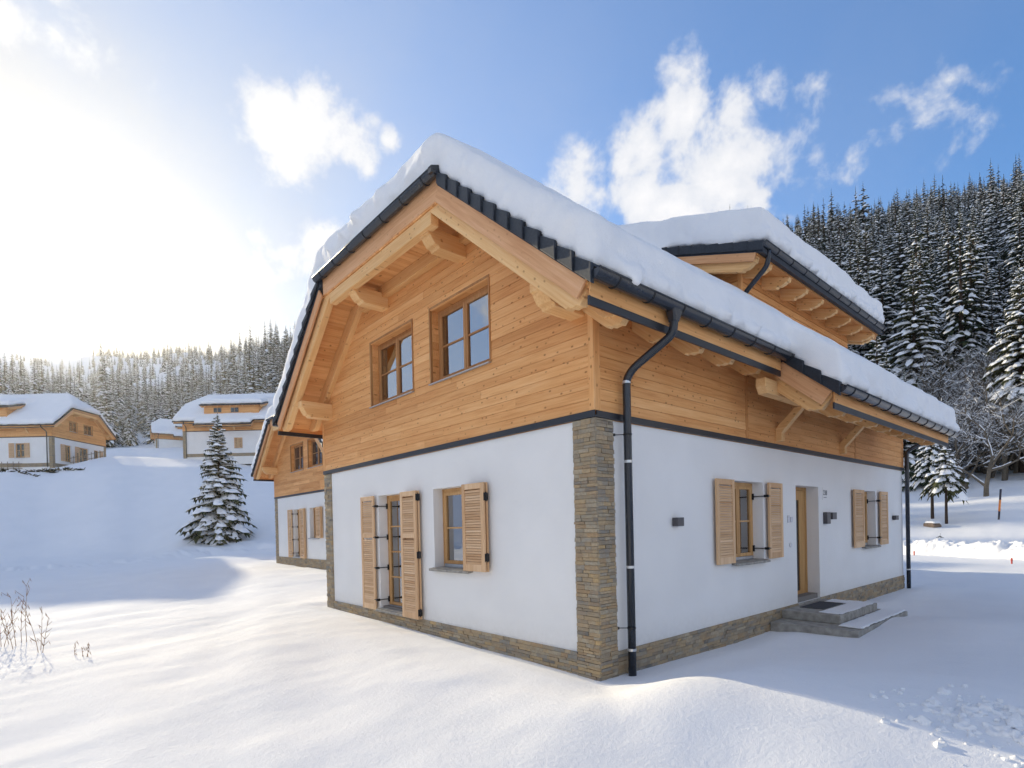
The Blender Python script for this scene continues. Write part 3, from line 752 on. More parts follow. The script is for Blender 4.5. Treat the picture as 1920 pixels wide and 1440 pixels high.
    # ---- verge tiles
    def tiles(x0_, x1_, y_, side, zfun, sgn=-1, pitchx=.262):
        n = max(1, int(round((x1_-x0_)/pitchx))); w_ = (x1_-x0_)/n; jm = MB()
        for i in range(n):
            a = x0_+i*w_+.006; b = a+w_+.012; lift0, lift1 = (-.012, .045) if side == 0 else (-.010, .020); yo = rnd.uniform(0, .006)
            s = (lambda x: x) if side == 0 else (lambda x: -W-x)
            ya, yb = (y_-.035, y_+.30) if sgn < 0 else (y_-.30, y_+.035)
            zt0, zt1 = zfun(a)+lift0+.02, zfun(b)+lift1+.02
            def quad(m_, yA, yB, zb0, zb1):
                p = [(s(a), yA, zb0), (s(b), yA, zb1), (s(b), yB, zb1), (s(a), yB, zb0), (s(a), yA, zt0), (s(b), yA, zt1), (s(b), yB, zt1), (s(a), yB, zt0)]
                m_.hexa(p)
            t = MB() if D2 else jm
            quad(t, ya, yb, zt0-.035, zt1-.035)
            if sgn < 0:
                fd = .150 if side == 0 else .085; za, zb_ = zfun(a)-fd, zfun(b)-fd
                t.hexa([(s(a), ya-.004, za), (s(b), ya-.034-yo, zb_), (s(b), ya+.018, zb_), (s(a), ya+.018, za), (s(a), ya-.004, zt0+.001), (s(b), ya-.034-yo, zt1+.001), (s(b), ya+.018, zt1+.001), (s(a), ya+.018, zt0+.001)])
            else: quad(t, yb-.022, yb+.002, zfun(a)-.155, zfun(b)-.145)
            if D2: t.build('verge_tile', 'tile', root, OFF, bevel=.006, fixn=True)
        if not D2: tag(jm.build('verge_tiles', 'tile', root, OFF, fixn=True), kind='stuff')
    for side in (0, 1):
        tiles(HX+.02, EX-.02, VY, side, zz)
        if not D2 or side == 0: tiles(HX+.02, EX-.02, BY, side, zz, 1)
    tiles(EX-.03, EX2-.02, ext[0], 0, zz)
    # hip gutter
    g = MB(); r_ = .085; n = 10; cy = VY-.04; cz = HZ+.02
    for rr_ in (r_, r_-.008):
        vs = [(xx, cy+rr_*math.cos(math.pi+math.pi*k/n), cz+rr_*math.sin(math.pi+math.pi*k/n)) for xx in (HXL-.04, HX+.04) for k in range(n+1)]
        g.add(vs, [(k, k+1, n+2+k, n+1+k) for k in range(n)])
    for xx in (HXL-.04, HX+.04): g.add([(xx, cy+r_*math.cos(math.pi+math.pi*k/n), cz+r_*math.sin(math.pi+math.pi*k/n)) for k in range(n+1)], [tuple(range(n+1))])
    g.tube([(HXL-.04, cy-r_, cz), (HX+.04, cy-r_, cz)], .011, 6)
    go = g.build('gutter', 'metal', root, OFF, smooth=True); iv = go.matrix_basis.inverted() @ OFF
    if detail > 0:
        x = HXL+.3
        while x < HX:
            pts = [(x, cy+(r_+.004)*math.cos(math.pi+math.pi*k/8), cz+(r_+.004)*math.sin(math.pi+math.pi*k/8)) for k in range(9)]
            MB().tube(pts, .009, 4).build('gutter_bracket', 'black', go, iv); x += .62
    m = MB(); m.extr([(VY-.13, HZ-.05), (VY+.18, HZ-.05), (VY+.22, HZ+.13), (VY+.02, HZ+.10), (VY-.13, HZ+.04)], 'x', HX-.03, HX+.05); m.build('hip_end_cap', 'metal', root, OFF, fixn=True)
    # ---- dormers
    def dormer(side, y0, y1):
        s = (lambda x: x) if side == 0 else (lambda x: -W-x)
        zd = lambda x, y=0: 3.44-.33*(s(x)-.18) if side == 0 else 3.44-.33*((-W-x)-.18)
        zdu = lambda u: 3.44-.33*(u-dxx[0])
        xe, xt = dxx[0], -3.1
        def P(u0, u1, a, b): 
            q = [(s(u0), a), (s(u1), a), (s(u1), b), (s(u0), b)]
            return q if side == 0 else q[::-1]
        zfd = lambda x, y: zdu(s(x))
        MB().slab(P(xt, xe, y0, y1), zfd, -.17, -.03).build('dormer_roof', 'tile', root, OFF)
        MB().slab(P(xt+.3, xe-.1, y0+.03, y1-.03), zfd, -.20, -.172).build('dormer_soffit', 'wood', root, OFF, grain='y')
        n = 6; w_ = (xe-xt)/12; jm = MB()
        for i in range(12):
            u0_ = xe-(i+1)*w_; u1_ = u0_+w_+.02
            for yy in (y0, y1):
                sg = -1 if yy == y0 else 1; A, B = (yy-.035, yy+.2) if sg < 0 else (yy-.2, yy+.035)
                t = MB() if D2 and yy == y0 and i < 6 else jm
                p = [(s(u0_), A, zdu(u0_)-.02), (s(u1_), A, zdu(u1_)-.005), (s(u1_), B, zdu(u1_)-.005), (s(u0_), B, zdu(u0_)-.02),
                     (s(u0_), A, zdu(u0_)+.012), (s(u1_), A, zdu(u1_)+.035), (s(u1_), B, zdu(u1_)+.035), (s(u0_), B, zdu(u0_)+.012)]
                t.hexa(p)
                A, B = (yy-.037, yy-.012) if sg < 0 else (yy+.012, yy+.037)
                p = [(s(u0_), A, zdu(u0_)-.145), (s(u1_), A, zdu(u1_)-.135), (s(u1_), B, zdu(u1_)-.135), (s(u0_), B, zdu(u0_)-.145),
                     (s(u0_), A, zdu(u0_)+.01), (s(u1_), A, zdu(u1_)+.033), (s(u1_), B, zdu(u1_)+.033), (s(u0_), B, zdu(u0_)+.01)]
                t.hexa(p)
                if t is not jm: t.build('verge_tile', 'tile', root, OFF, bevel=.006, fixn=True)
        tag(jm.build('verge_tiles', 'tile', root, OFF, fixn=True), kind='stuff')
        for yy in (y0+.018, y1-.018):
            beam('barge_board', (s(xt+.3), yy, zdu(xt+.3)-.15), (s(xe-.12), yy, zdu(xe-.12)-.15), .035, .16, 'barge', root, OFF, bevel=.003)
            beam('rafter', (s(xt+.3), yy+(.12 if yy < (y0+y1)/2 else -.12), zdu(xt+.3)-.2), (s(xe-.14), yy+(.12 if yy < (y0+y1)/2 else -.12), zdu(xe-.14)-.2), .12, .26, 'beam', root, OFF, prof='ogee', bevel=.005)
        xw = dxx[1]; ya, yb = y0+.5, y1-.5
        m_ = MB().box(s(xw), s(xt+.2), ya, yb, 1.6, 3.2)
        wallcore = MB()
        wallcore.slab(P(xt, xw, ya, yb), zfd, -2.2, -.2); wallcore.build('dormer_wall', 'wood', root, OFF, grain='y')
        # cladding on the dormer front and the near cheek
        z = 1.9 if dxx[1] < 0 else 1.2; jm = MB()
        while z < zdu(xw)-.22:
            pr = rnd.uniform(0, .004); zt = z+PH
            nx = .030+pr
            p = [(s(xw), ya, z+.004), (s(xw+nx), ya, z+.004), (s(xw+nx), yb, z+.004), (s(xw), yb, z+.004), (s(xw), ya, zt-.006), (s(xw+nx-.01), ya, zt-.006), (s(xw+nx-.01), yb, zt-.006), (s(xw), yb, zt-.006)]
            if D2: MB().hexa(p).build('plank', 'wood', root, OFF, grain='y', fixn=True)
            else: jm.hexa(p)
            u1_ = xw-.02; u0_ = max(xt+.3, EX-(z-EZ)/SL-.6)
            if u0_ < u1_-.05:
                for yy, sg in ((ya, -1), (yb, 1)):
                    p = [(s(u0_), yy+sg*nx, z+.004), (s(u1_), yy+sg*nx, z+.004), (s(u1_), yy, z+.004), (s(u0_), yy, z+.004), (s(u0_), yy+sg*(nx-.01), zt-.006), (s(u1_), yy+sg*(nx-.01), zt-.006), (s(u1_), yy, zt-.006), (s(u0_), yy, zt-.006)]
                    if D2: MB().hexa(p).build('plank', 'wood', root, OFF, fixn=True)
                    else: jm.hexa(p)
            z = zt
        if not D2: tag(jm.build('plank_cladding', 'wood', root, OFF, grain='y', fixn=True), kind='stuff')
        MB().box(s(xw-.01), s(xw+.05), ya-.036, ya+.06, 1.9, 3.42).build('corner_board', 'wood', root, OFF, grain='z')
        # rafters of the dormer eave
        y = y0+.62
        while y < y1-.2:
            beam('rafter', (s(xw-.1), y, zdu(xw-.1)-.2), (s(xe-.12), y, zdu(xe-.12)-.2), .12, .22, 'beam', root, OFF, prof='ogee', bevel=.005 if D2 else 0)
            y += .84
        MB().box(s(xe-.10), s(xe-.125), y0+.05, y1-.05, 3.44-.15, 3.44-.0).build('fascia_board', 'metal', root, OFF, grain='y')
        g_ = MB(); cx_, cz_ = xe, 3.44+.0; rr2 = .08
        for rr_ in (rr2, rr2-.008):
            vs = [(s(cx_+rr_*math.cos(math.pi+math.pi*k/10)), yy, cz_+rr_*math.sin(math.pi+math.pi*k/10)) for yy in (y0-.03, y1+.03) for k in range(11)]
            g_.add(vs, [(k, k+1, 12+k, 11+k) for k in range(10)])
        for yy in (y0-.03, y1+.03): g_.add([(s(cx_+rr2*math.cos(math.pi+math.pi*k/10)), yy, cz_+rr2*math.sin(math.pi+math.pi*k/10)) for k in range(11)], [tuple(range(11))])
        g_.tube([(s(cx_+rr2), y0-.03, cz_), (s(cx_+rr2), y1+.03, cz_)], .010, 6)
        go = g_.build('gutter', 'metal', root, OFF, smooth=True); iv = go.matrix_basis.inverted() @ OFF
        if D2:
            y = y0+.5
            while y < y1:
                pts = [(s(cx_+(rr2+.004)*math.cos(math.pi+math.pi*k/8)), y, cz_+(rr2+.004)*math.sin(math.pi+math.pi*k/8)) for k in range(9)]
                MB().tube(pts, .009, 4).build('gutter_bracket', 'black', go, iv); y += .62
            pp = [(s(xe), y0+.22, 3.40), (s(xe), y0+.22, 3.22), (s(xe-.05), y0+.24, 3.10), (s(-.33), y0+.42, 2.86), (s(-.42), y0+.45, 2.76), (s(-.42), y0+.45, 2.2)]
            MB().tube(curve(pp), .045, 12).build('downpipe', 'metal', root, OFF, smooth=True)
        # dormer windows on far houses
        if not D2:
            for wy in (y0+2.3, y0+4.6):
                fr_ = MB().box(s(xw+.03), s(xw+.07), wy-.55, wy+.55, 2.35, 3.05); f_ = fr_.build('window', 'framelight', root, OFF)
                MB().box(s(xw+.072), s(xw+.08), wy-.49, wy-.03, 2.41, 2.99).box(s(xw+.072), s(xw+.08), wy+.03, wy+.49, 2.41, 2.99).build('pane', 'glass_dark', f_, f_.matrix_basis.inverted() @ OFF)
    dormer(0, *dorm)
    if dormleft: dormer(1, *dorm)
    # ---- downpipes
    def pipe(pts, clamps, holders=()):
        o = MB().tube(curve(pts), .052, 16).build('downpipe', 'metal', root, OFF, smooth=True); iv = o.matrix_basis.inverted() @ OFF
        for (x_, y_, z_) in clamps:
            MB().tube([(x_, y_, z_-.017), (x_, y_, z_+.017)], .057, 16).build('pipe_clamp', 'clamp', o, iv)
        for (x_, y_, z_) in holders:
            MB().tube([(x_, y_, z_), (0.0, y_-.13, z_)], .006, 6).tube([(x_, y_, z_-.012), (x_, y_, z_+.012)], .056, 14).tube([(.0, y_-.13, z_), (.025, y_-.13, z_)], .018, 8).build('pipe_bracket', 'black', o, iv)
    px_, py_ = .13, .50
    pipe([(EX, .56, 1.10), (EX, .56, .93), (EX-.04, .56, .84), (px_+.10, py_+.01, .56), (px_, py_, .44), (px_, py_, .2), (px_, py_, -base_h-.3)],
         [(px_, py_, .40), (px_, py_, -.62), (px_, py_, -1.98), (px_, py_, -3.05)] if detail else [], [(px_, py_, -.27), (px_, py_, -2.77)] if D2 else [])
    fn = MB(); fn.hexa([(EX-.075, .44, 1.20), (EX+.075, .44, 1.20), (EX+.075, .70, 1.20), (EX-.075, .70, 1.20), (EX-.05, .51, .98), (EX+.05, .51, .98), (EX+.05, .61, .98), (EX-.05, .61, .98)]); fn.build('gutter_outlet', 'metal', root, OFF, bevel=.02, fixn=True)
    pipe([(EX, LN+.3, 1.10), (EX, LN+.3, .92), (EX-.05, LN+.29, .82), (px_+.10, LN-.0, .52), (px_, LN-.02, .42), (px_, LN-.02, .2), (px_, LN-.02, -base_h-.2)], [(px_, LN-.02, -2.9)] if D2 else [])
    pipe([(-W-EX, .56, 1.10), (-W-EX, .56, .93), (-W-px_, .5, .5), (-W-px_, .5, .2), (-W-px_, .5, -base_h-.2)], [])
    # ---- openings
    for F_, lst in ((FG, gable), (FLg, longw), (FLf, leftw)):
        for o in lst:
            if o['kind'] == 'door': make_door(o, F_, root)
            else: make_window(o, F_, root, detail)
    # ---- roof snow
    t = .60; b = MB(); e = .07
    hf = [(HXL-.0, VY-e), (HX+.0, VY-e), (CXR, HY)]
    zf_ = lambda f: f
    b.slab([(HX, VY-.02), (EX+e*.3, VY-.02), (EX+e*.3, BY+.02), (HX, BY+.02), (CXR, HYB), (CXR, HY)], zR, .0, t)
    b.slab([(-W-EX-.05, VY-.05), (HXL, VY-.02), (CXR, HY), (CXR, HYB), (HXL, BY+.02), (-W-EX-.05, BY+.02)], zL, .0, t)
    b.slab([(HXL-.03, VY-.0), (HX+.03, VY-.0), (CXR, HY)], zHf, .0, t).slab([(HX, BY+.05), (HXL, BY+.05), (CXR, HYB)], zHb, .0, t)
    b.slab([(EX-.3, ext[0]-.0), (EX2+.02, ext[0]-.0), (EX2+.02, ext[1]), (EX-.3, ext[1])], zR, .0, t)
    if detail == 2:
        def lump(x, y, z, k): 
            q = Matrix.Translation((x, y, z)) @ Matrix.Rotation(rnd.uniform(0, 3), 4, 'Z') @ Matrix.Rotation(rnd.uniform(-.6, .6), 4, 'X')
            b.hexa([q @ Vector((a_*k*rnd.uniform(.8, 1.2), c_*k*rnd.uniform(.8, 1.5), e_*k*rnd.uniform(.6, 1.1))) for e_ in (-1, 1) for a_, c_ in ((-1, -1), (1, -1), (1, 1), (-1, 1))])
        for _ in range(60): y_ = rnd.uniform(VY+.1, ext[0]-.1); lump(EX+rnd.uniform(.0, .05), y_, EZ+rnd.uniform(.08, .18), rnd.uniform(.03, .07))
        for _ in range(60): y_ = rnd.uniform(ext[0]+.1, ext[1]-.1); lump(EX2+rnd.uniform(.0, .05), y_, zR(EX2)+rnd.uniform(.08, .18), rnd.uniform(.03, .07))
        for _ in range(5): lump(EX+.10, VY+.55+rnd.uniform(-.08, .08), EZ+rnd.uniform(-.04, .12), .055)
        for _ in range(5): u_ = rnd.uniform(HX+.1, EX-.1); lump(u_, VY-.0, zR(u_)+rnd.uniform(.2, .4), rnd.uniform(.04, .08))
        for _ in range(34): u_ = rnd.uniform(HXL+.1, HX-.2); lump(u_, VY+.03+rnd.uniform(-.03, .03), HZ+rnd.uniform(.22, .5), rnd.uniform(.05, .09))
        for _ in range(46): y_ = rnd.uniform(dorm[0], dorm[1]); lump(.20+rnd.uniform(0, .06), y_, 3.5+rnd.uniform(.03, .15), rnd.uniform(.04, .08))
    rw = root.location.copy()
    MWr = Matrix.Translation(rw) @ Matrix.Rotation(rz, 4, 'Z') @ OFF
    vox = {2: .055, 1: .11, 0: .16}[detail]
    for side in ((0, 1) if dormleft else (0,)):
        s = (lambda x: x) if side == 0 else (lambda x: -W-x)
        q = [(s(-3.4), dorm[0]-.03), (s(dxx[0]+.02), dorm[0]-.03), (s(dxx[0]+.02), dorm[1]+.03), (s(-3.4), dorm[1]+.03)]
        if side: q = q[::-1]
        b.slab(q, lambda x, y: 3.44-.33*(s(x)-dxx[0]), .03, t+.05)
    snow_blob('roof_snow', b, vox, {2: 8, 1: 3, 0: 2}[detail], .052, 1.3, MWr, snowlabel, seed)
    return root

def curve(pts, n=5):
    """round the corners of a polyline"""
    P = [Vector(p) for p in pts]; out = [P[0]]
    for i in range(1, len(P)-1):
        a = P[i]+(P[i-1]-P[i])*min(.45, .08/max(.01, (P[i-1]-P[i]).length)); c = P[i]+(P[i+1]-P[i])*min(.45, .08/max(.01, (P[i+1]-P[i]).length))
        for k in range(n+1):
            t = k/n; out.append(a*(1-t)**2+P[i]*2*t*(1-t)+c*t*t)
    out.append(P[-1]); return out

MAT['glass_dark'] = simple('dark_glass', (.02, .024, .03), .03, 0, .9)
LOUVRE = {}
def louvre_mesh(w):
    k = round(w, 2)
    if k not in LOUVRE:
        m = MB(); m.hexa([(-w/2, -.006, -.020), (w/2, -.006, -.020), (w/2, .010, -.014), (-w/2, .010, -.014), (-w/2, .000, .013), (w/2, .000, .013), (w/2, .016, .019), (-w/2, .016, .019)])
        me = bpy.data.meshes.new('louvre'); me.from_pydata(m.v, [], m.f); me.materials.append(MAT['shutter']); LOUVRE[k] = me
    return LOUVRE[k]
def make_shutter(F, a0, a1, z0, z1, d, root, detail, leaves=1, midrail=None, hinge_side=None):
    """leaf parallel to the wall, its back at depth -d from the wall face"""
    t = .036; so = None
    for lf in range(leaves):
        f0 = -d-t-(t+.022)*lf; f1 = f0+t
        m = MB(); st = .075
        x0_, x1_ = a0+.0*lf, a1-.0*lf
        m.box(x0_, x0_+st, f0, f1, z0, z1).box(x1_-st, x1_, f0, f1, z0, z1)
        rails = [(z0, z0+.11), (z1-.09, z1)]
        if midrail: rails.append((midrail-.04, midrail+.04))
        for q in rails: m.box(x0_+st, x1_-st, f0+.002, f1-.002, q[0], q[1])
        if detail < 2:
            z = z0+.14
            while z < z1-.12: m.hexa([(x0_+st, f0+.008, z), (x1_-st, f0+.008, z), (x1_-st, f1-.012, z+.008), (x0_+st, f1-.012, z+.008), (x0_+st, f0+.014, z+.04), (x1_-st, f0+.014, z+.04), (x1_-st, f1-.006, z+.046), (x0_+st, f1-.006, z+.046)]); z += .055
        so = m.build('shutter', 'shutter', root, F, grain='z', bevel=.003 if detail == 2 else 0)
        if detail == 2 and lf == leaves-1:
            inv = so.matrix_basis.inverted(); rails.sort(); me = louvre_mesh(x1_-x0_-2*st)
            for (q0, q1) in zip(rails[:-1], rails[1:]):
                z = q0[1]+.02
                while z < q1[0]-.012:
                    o = bpy.data.objects.new('louvre', me); COL.objects.link(o); o.parent = so
                    o.matrix_basis = inv @ F @ Matrix.Translation(((x0_+x1_)/2, f0+.012, z)); z += .0415
        elif detail == 2:
            MB().box(x0_+st, x1_-st, f0+.012, f1-.012, z0+.11, z1-.09).build('shutter_panel', 'shutter', so, so.matrix_basis.inverted() @ F)
    if leaves == 2 and detail == 2:
        inv = so.matrix_basis.inverted()
        for z in (z0+.22, z1-.22) if z1-z0 < 1.6 else (z0+.12, z1-.12, (z0+z1)/2):
            MB().box(a1-.004, a1+.012, -d-2*t-.022+.006, -d-.006, z-.06, z+.06).tube([(a1+.012, -d-t-.011, z-.07), (a1+.012, -d-t-.011, z+.07)], .012, 8).build('hinge', 'black', so, inv @ F)
def hinge_arm(F, a_frame, a_sh, z, root, dshut, depth):
    m = MB()
    dirn = 1 if a_sh > a_frame else -1
    m.box(a_frame-.012, a_frame+.012, depth-.03, depth-.0, z-.055, z+.055)
    m.tube([(a_frame, depth-.02, z), (a_frame, -.035, z)], .009, 6)
    m.box(a_frame-.016, a_frame+.016, -.11, -.03, z-.022, z+.022)
    m.tube([(a_frame, -.06, z), (a_sh, -.085, z)], .009, 6)
    m.build('shutter_hinge', 'black', root, F)
def make_window(o, F, root, detail):
    a0, a1, z0, z1 = o['a0'], o['a1'], o['z0'], o['z1']; k = o['kind']
    dep = o.get('dep', .18); mat = 'frame' if k == 'upper' else 'framelight'
    fw = .065
    # frame ring in the reveal
    m = MB(); m.box(a0, a0+fw, dep, dep+.07, z0, z1).box(a1-fw, a1, dep, dep+.07, z0, z1).box(a0+fw, a1-fw, dep, dep+.07, z1-fw, z1).box(a0+fw, a1-fw, dep, dep+.07, z0, z0+fw)
    win = m.build('window', mat, root, F, grain='z', bevel=.004 if detail == 2 else 0); inv = win.matrix_basis.inverted() @ F
    cols = o.get('cols', 2); rows = o.get('rows', 2)
    b0, b1, c0, c1 = a0+fw, a1-fw, z0+fw, z1-fw; cw = (b1-b0)/cols; sw = .055
    glassm = 'glass' if detail == 2 else 'glass_dark'
    for c in range(cols):
        s0, s1 = b0+c*cw+.003, b0+(c+1)*cw-.003
        m = MB(); m.box(s0, s0+sw, dep-.012, dep+.05, c0, c1).box(s1-sw, s1, dep-.012, dep+.05, c0, c1).box(s0+sw, s1-sw, dep-.012, dep+.05, c1-sw, c1).box(s0+sw, s1-sw, dep-.012, dep+.05, c0, c0+sw)
        m.build('sash', mat, win, inv, grain='z', bevel=.003 if detail == 2 else 0)
        rh = (c1-c0-2*sw)/rows
        for r_ in range(rows):
            MB().box(s0+sw, s1-sw, dep+.018, dep+.026, c0+sw+r_*rh, c0+sw+(r_+1)*rh).build('pane', glassm, win, inv)
            if r_: MB().box(s0+sw, s1-sw, dep+.002, dep+.04, c0+sw+r_*rh-.014, c0+sw+r_*rh+.014).build('glazing_bar', mat, win, inv)
    if detail == 2:
        # curtains
        for q in o.get('curt', ()):
            ca0, ca1 = q; cm = MB(); n = 16
            vs = [(ca0+(ca1-ca0)*i/n, dep+.16+.02*math.sin(i*2.2), zz_) for zz_ in (z0, z1) for i in range(n+1)]
            cm.add(vs, [(i, i+1, n+2+i, n+1+i) for i in range(n)]); cm.build('curtain', 'curtain', win, inv, smooth=True)
    if k == 'upper':
        # wooden casing and sheet-metal sill
        c = MB(); c.box(a0-.035, a0-.002, -.045, dep, z0-.01, z1+.035).box(a1+.002, a1+.035, -.045, dep, z0-.01, z1+.035).box(a0-.002, a1+.002, -.045, dep, z1+.001, z1+.035)
        c.build('window_casing', 'frame', win, inv, grain='z', bevel=.003 if detail == 2 else 0)
        s = MB(); s.hexa([(a0-.03, -.085, z0-.035), (a1+.03, -.085, z0-.035), (a1+.03, dep, z0-.012), (a0-.03, dep, z0-.012), (a0-.03, -.085, z0-.018), (a1+.03, -.085, z0-.018), (a1+.03, dep, z0+.004), (a0-.03, dep, z0+.004)]); s.build('sill', 'zinc', win, inv)
        s = MB(); s.box(a0+fw, a1-fw, dep-.03, dep+.0, z0+.006, z0+.05); s.build('drip_rail', 'zinc', win, inv)
    else:
        s = MB(); s.hexa([(a0-.04, -.10, z0-.055), (a1+.04, -.10, z0-.055), (a1+.04, -.002, z0-.035), (a0-.04, -.002, z0-.035), (a0-.04, -.10, z0-.015), (a1+.04, -.10, z0-.015), (a1+.04, -.002, z0-.0), (a0-.04, -.002, z0-.0)])
        s.box(a0+.002, a1-.002, -.002, dep, z0-.02, z0+.003); s.build('sill', 'concrete' if detail == 2 else 'zinc', win, inv)
        if detail == 2:
            MB().box(a0+fw, a1-fw, dep-.03, dep, z0+.006, z0+.06).build('drip_rail', 'zinc', win, inv)
            ins = MB()
            ins.box(a0+.002, a0+.004, 0, dep, z0+.01, z1-.01)
    for sh in o.get('sh', ()):
        make_shutter(F, sh[0], sh[1], sh[2], sh[3], .045, root, detail, sh[4], sh[5] if len(sh) > 5 else None)
    for ar in o.get('arms', ()):
        if detail >= 1: hinge_arm(F, ar[0], ar[1], ar[2], root, .05, dep)
def make_door(o, F, root):
    a0, a1, z0, z1 = o['a0'], o['a1'], o['z0'], o['z1']; dep = o.get('dep', .24)
    m = MB(); m.box(a0, a0+.07, dep, dep+.07, z0, z1).box(a1-.07, a1, dep, dep+.07, z0, z1).box(a0+.07, a1-.07, dep, dep+.07, z1-.07, z1)
    fr = m.build('door_frame', 'door', root, F, grain='z', bevel=.004); inv = fr.matrix_basis.inverted() @ F
    g0, g1 = o['g']
    m = MB(); m.box(a0+.075, g0, dep+.012, dep+.06, z0+.01, z1-.075).box(g1, a1-.075, dep+.012, dep+.06, z0+.01, z1-.075).box(g0, g1, dep+.012, dep+.06, z1-.27, z1-.075).box(g0, g1, dep+.012, dep+.06, z0+.01, z0+.17)
    lf = m.build('door_leaf', 'door', fr, inv, grain='z', bevel=0)
    MB().box(g0, g1, dep+.03, dep+.04, z0+.17, z1-.27).build('door_glass', 'glass_dark', fr, inv)
    MB().box(a0, a1, -.02, dep, z0-.06, z0-.002).build('threshold', 'concrete', fr, inv)
    MB().tube([(g0-.09, dep-.035, z0+.95), (g0-.09, dep-.035, z0+1.25)], .012, 8).box(g0-.10, g0-.08, dep-.035, dep+.012, z0+.97, z0+.99).box(g0-.10, g0-.08, dep-.035, dep+.012, z0+1.21, z0+1.23).build('door_handle', 'clamp', fr, inv)

E1, E2 = -.735, -2.11
gable_main = [
 dict(kind='upper', a0=-5.83, a1=-4.22, z0=1.09, z1=2.36, dep=.13, curt=[(-5.75, -5.3)]),
 dict(kind='upper', a0=-3.60, a1=-1.99, z0=1.09, z1=2.36, dep=.13, curt=[(-3.3, -2.05)]),
 dict(kind='french', a0=-5.72, a1=-4.72, z0=-3.02, z1=E1, dep=.19, cols=1, rows=4, curt=[(-5.6, -5.35)], sh=[(-6.38, -5.80, -3.06, E1, 1, -1.55), (-4.62, -4.07, -3.06, E1, 2, -1.55)],
      arms=[(-5.70, -5.82, -.95), (-5.70, -5.82, -1.58), (-5.70, -5.82, -2.20), (-5.70, -5.82, -2.85)]),
 dict(kind='low', a0=-3.69, a1=-2.62, z0=E2, z1=E1, dep=.19, cols=1, curt=[(-3.6, -3.3)], sh=[(-2.66, -2.10, E2, E1, 2)]),
]
long_main = [
 dict(kind='low', a0=3.46, a1=4.62, z0=E2, z1=E1, dep=.19, cols=2, curt=[(3.6, 3.9)], sh=[(2.84, 3.42, E2, E1, 1), (4.70, 5.27, E2, E1, 1)], arms=[(4.60, 4.72, -.98), (4.60, 4.72, -1.92)]),
 dict(kind='door', a0=6.06, a1=7.22, z0=-3.08, z1=E1, dep=.24, g=(6.60, 6.85)),
 dict(kind='low', a0=9.95, a1=11.03, z0=E2, z1=E1, dep=.19, cols=2, sh=[(9.20, 9.90, E2, E1, 1), (11.18, 11.80, E2, E1, 1)], arms=[(11.0, 11.2, -.98), (11.0, 11.2, -1.92)]),
]
house = chalet('alpine_chalet', 'large foreground chalet with white ground floor, larch upper storey and stone corner pillar', (0, 0, 0), 0, 2, gable_main, long_main, (),
               snowlabel='thick rounded snow on the roof and dormer of the large foreground chalet', seed=3)
OFFM = Matrix.Translation((0, 0, 3.36))
FLW = OFFM @ Matrix(((0, -1, 0, 0), (1, 0, 0, 0), (0, 0, 1, 0), (0, 0, 0, 1)))
# fittings on the long wall
def wall_lamp(a, z, w=.14, h=.12):
    m = MB().box(a-w/2, a+w/2, -.10, -.012, z-h/2, z+h/2).box(a-w/2+.02, a+w/2-.02, -.012, 0, z-h/2+.02, z+h/2-.02)
    l = m.build('wall_lamp', 'lamp', house, FLW, bevel=.004)
    MB().box(a-w/2+.015, a+w/2-.015, -.09, -.02, z-h/2-.004, z-h/2).build('lamp_glass', 'whiteplastic', l, l.matrix_basis.inverted() @ FLW)
wall_lamp(1.76, -1.41, .17, .125); wall_lamp(12.55, -1.42, .26, .12); wall_lamp(7.86, -1.35, .24, .15)
b = MB().box(7.46, 7.66, -.085, 0, -1.52, -1.27); b.build('key_box', 'lamp', house, FLW, bevel=.006)
b = MB().box(5.64, 5.72, -.02, 0, -1.47, -1.33).box(5.74, 5.83, -.03, 0, -1.46, -1.36).build('doorbell', 'bell', house, FLW, bevel=.004)
MB().tube([Vector((5.755, 0, -1.905)), Vector((5.755, -.02, -1.905))], .045, 16).build('light_switch', 'bell', house, FLW)
def text_on(txt, size, a, z, F, parent, name):
    cu = bpy.data.curves.new(name, 'FONT'); cu.body = txt; cu.size = size; cu.extrude = .001; cu.align_x = 'CENTER'
    to = bpy.data.objects.new('t', cu); COL.objects.link(to); bpy.context.view_layer.update()
    me = bpy.data.meshes.new_from_object(to.evaluated_get(bpy.context.evaluated_depsgraph_get())); bpy.data.objects.remove(to)
    me.materials.clear(); me.materials.append(MAT['print']); o = bpy.data.objects.new(name, me); COL.objects.link(o); o.parent = parent
    o.matrix_basis = F @ Matrix.Translation((a, -.012, z)) @ Matrix.Rotation(R(90), 4, 'X')
    return o
np_ = MB().box(7.43, 7.71, -.008, 0, -1.0, -.735).build('number_plate', 'plaster', house, FLW)
text_on('238', .15, 7.57, -.90, np_.matrix_basis.inverted() @ FLW, np_, 'house_number')
MB().box(7.49, 7.65, -.012, -.008, -.955, -.945).build('plate_line', 'print', np_, np_.matrix_basis.inverted() @ FLW)

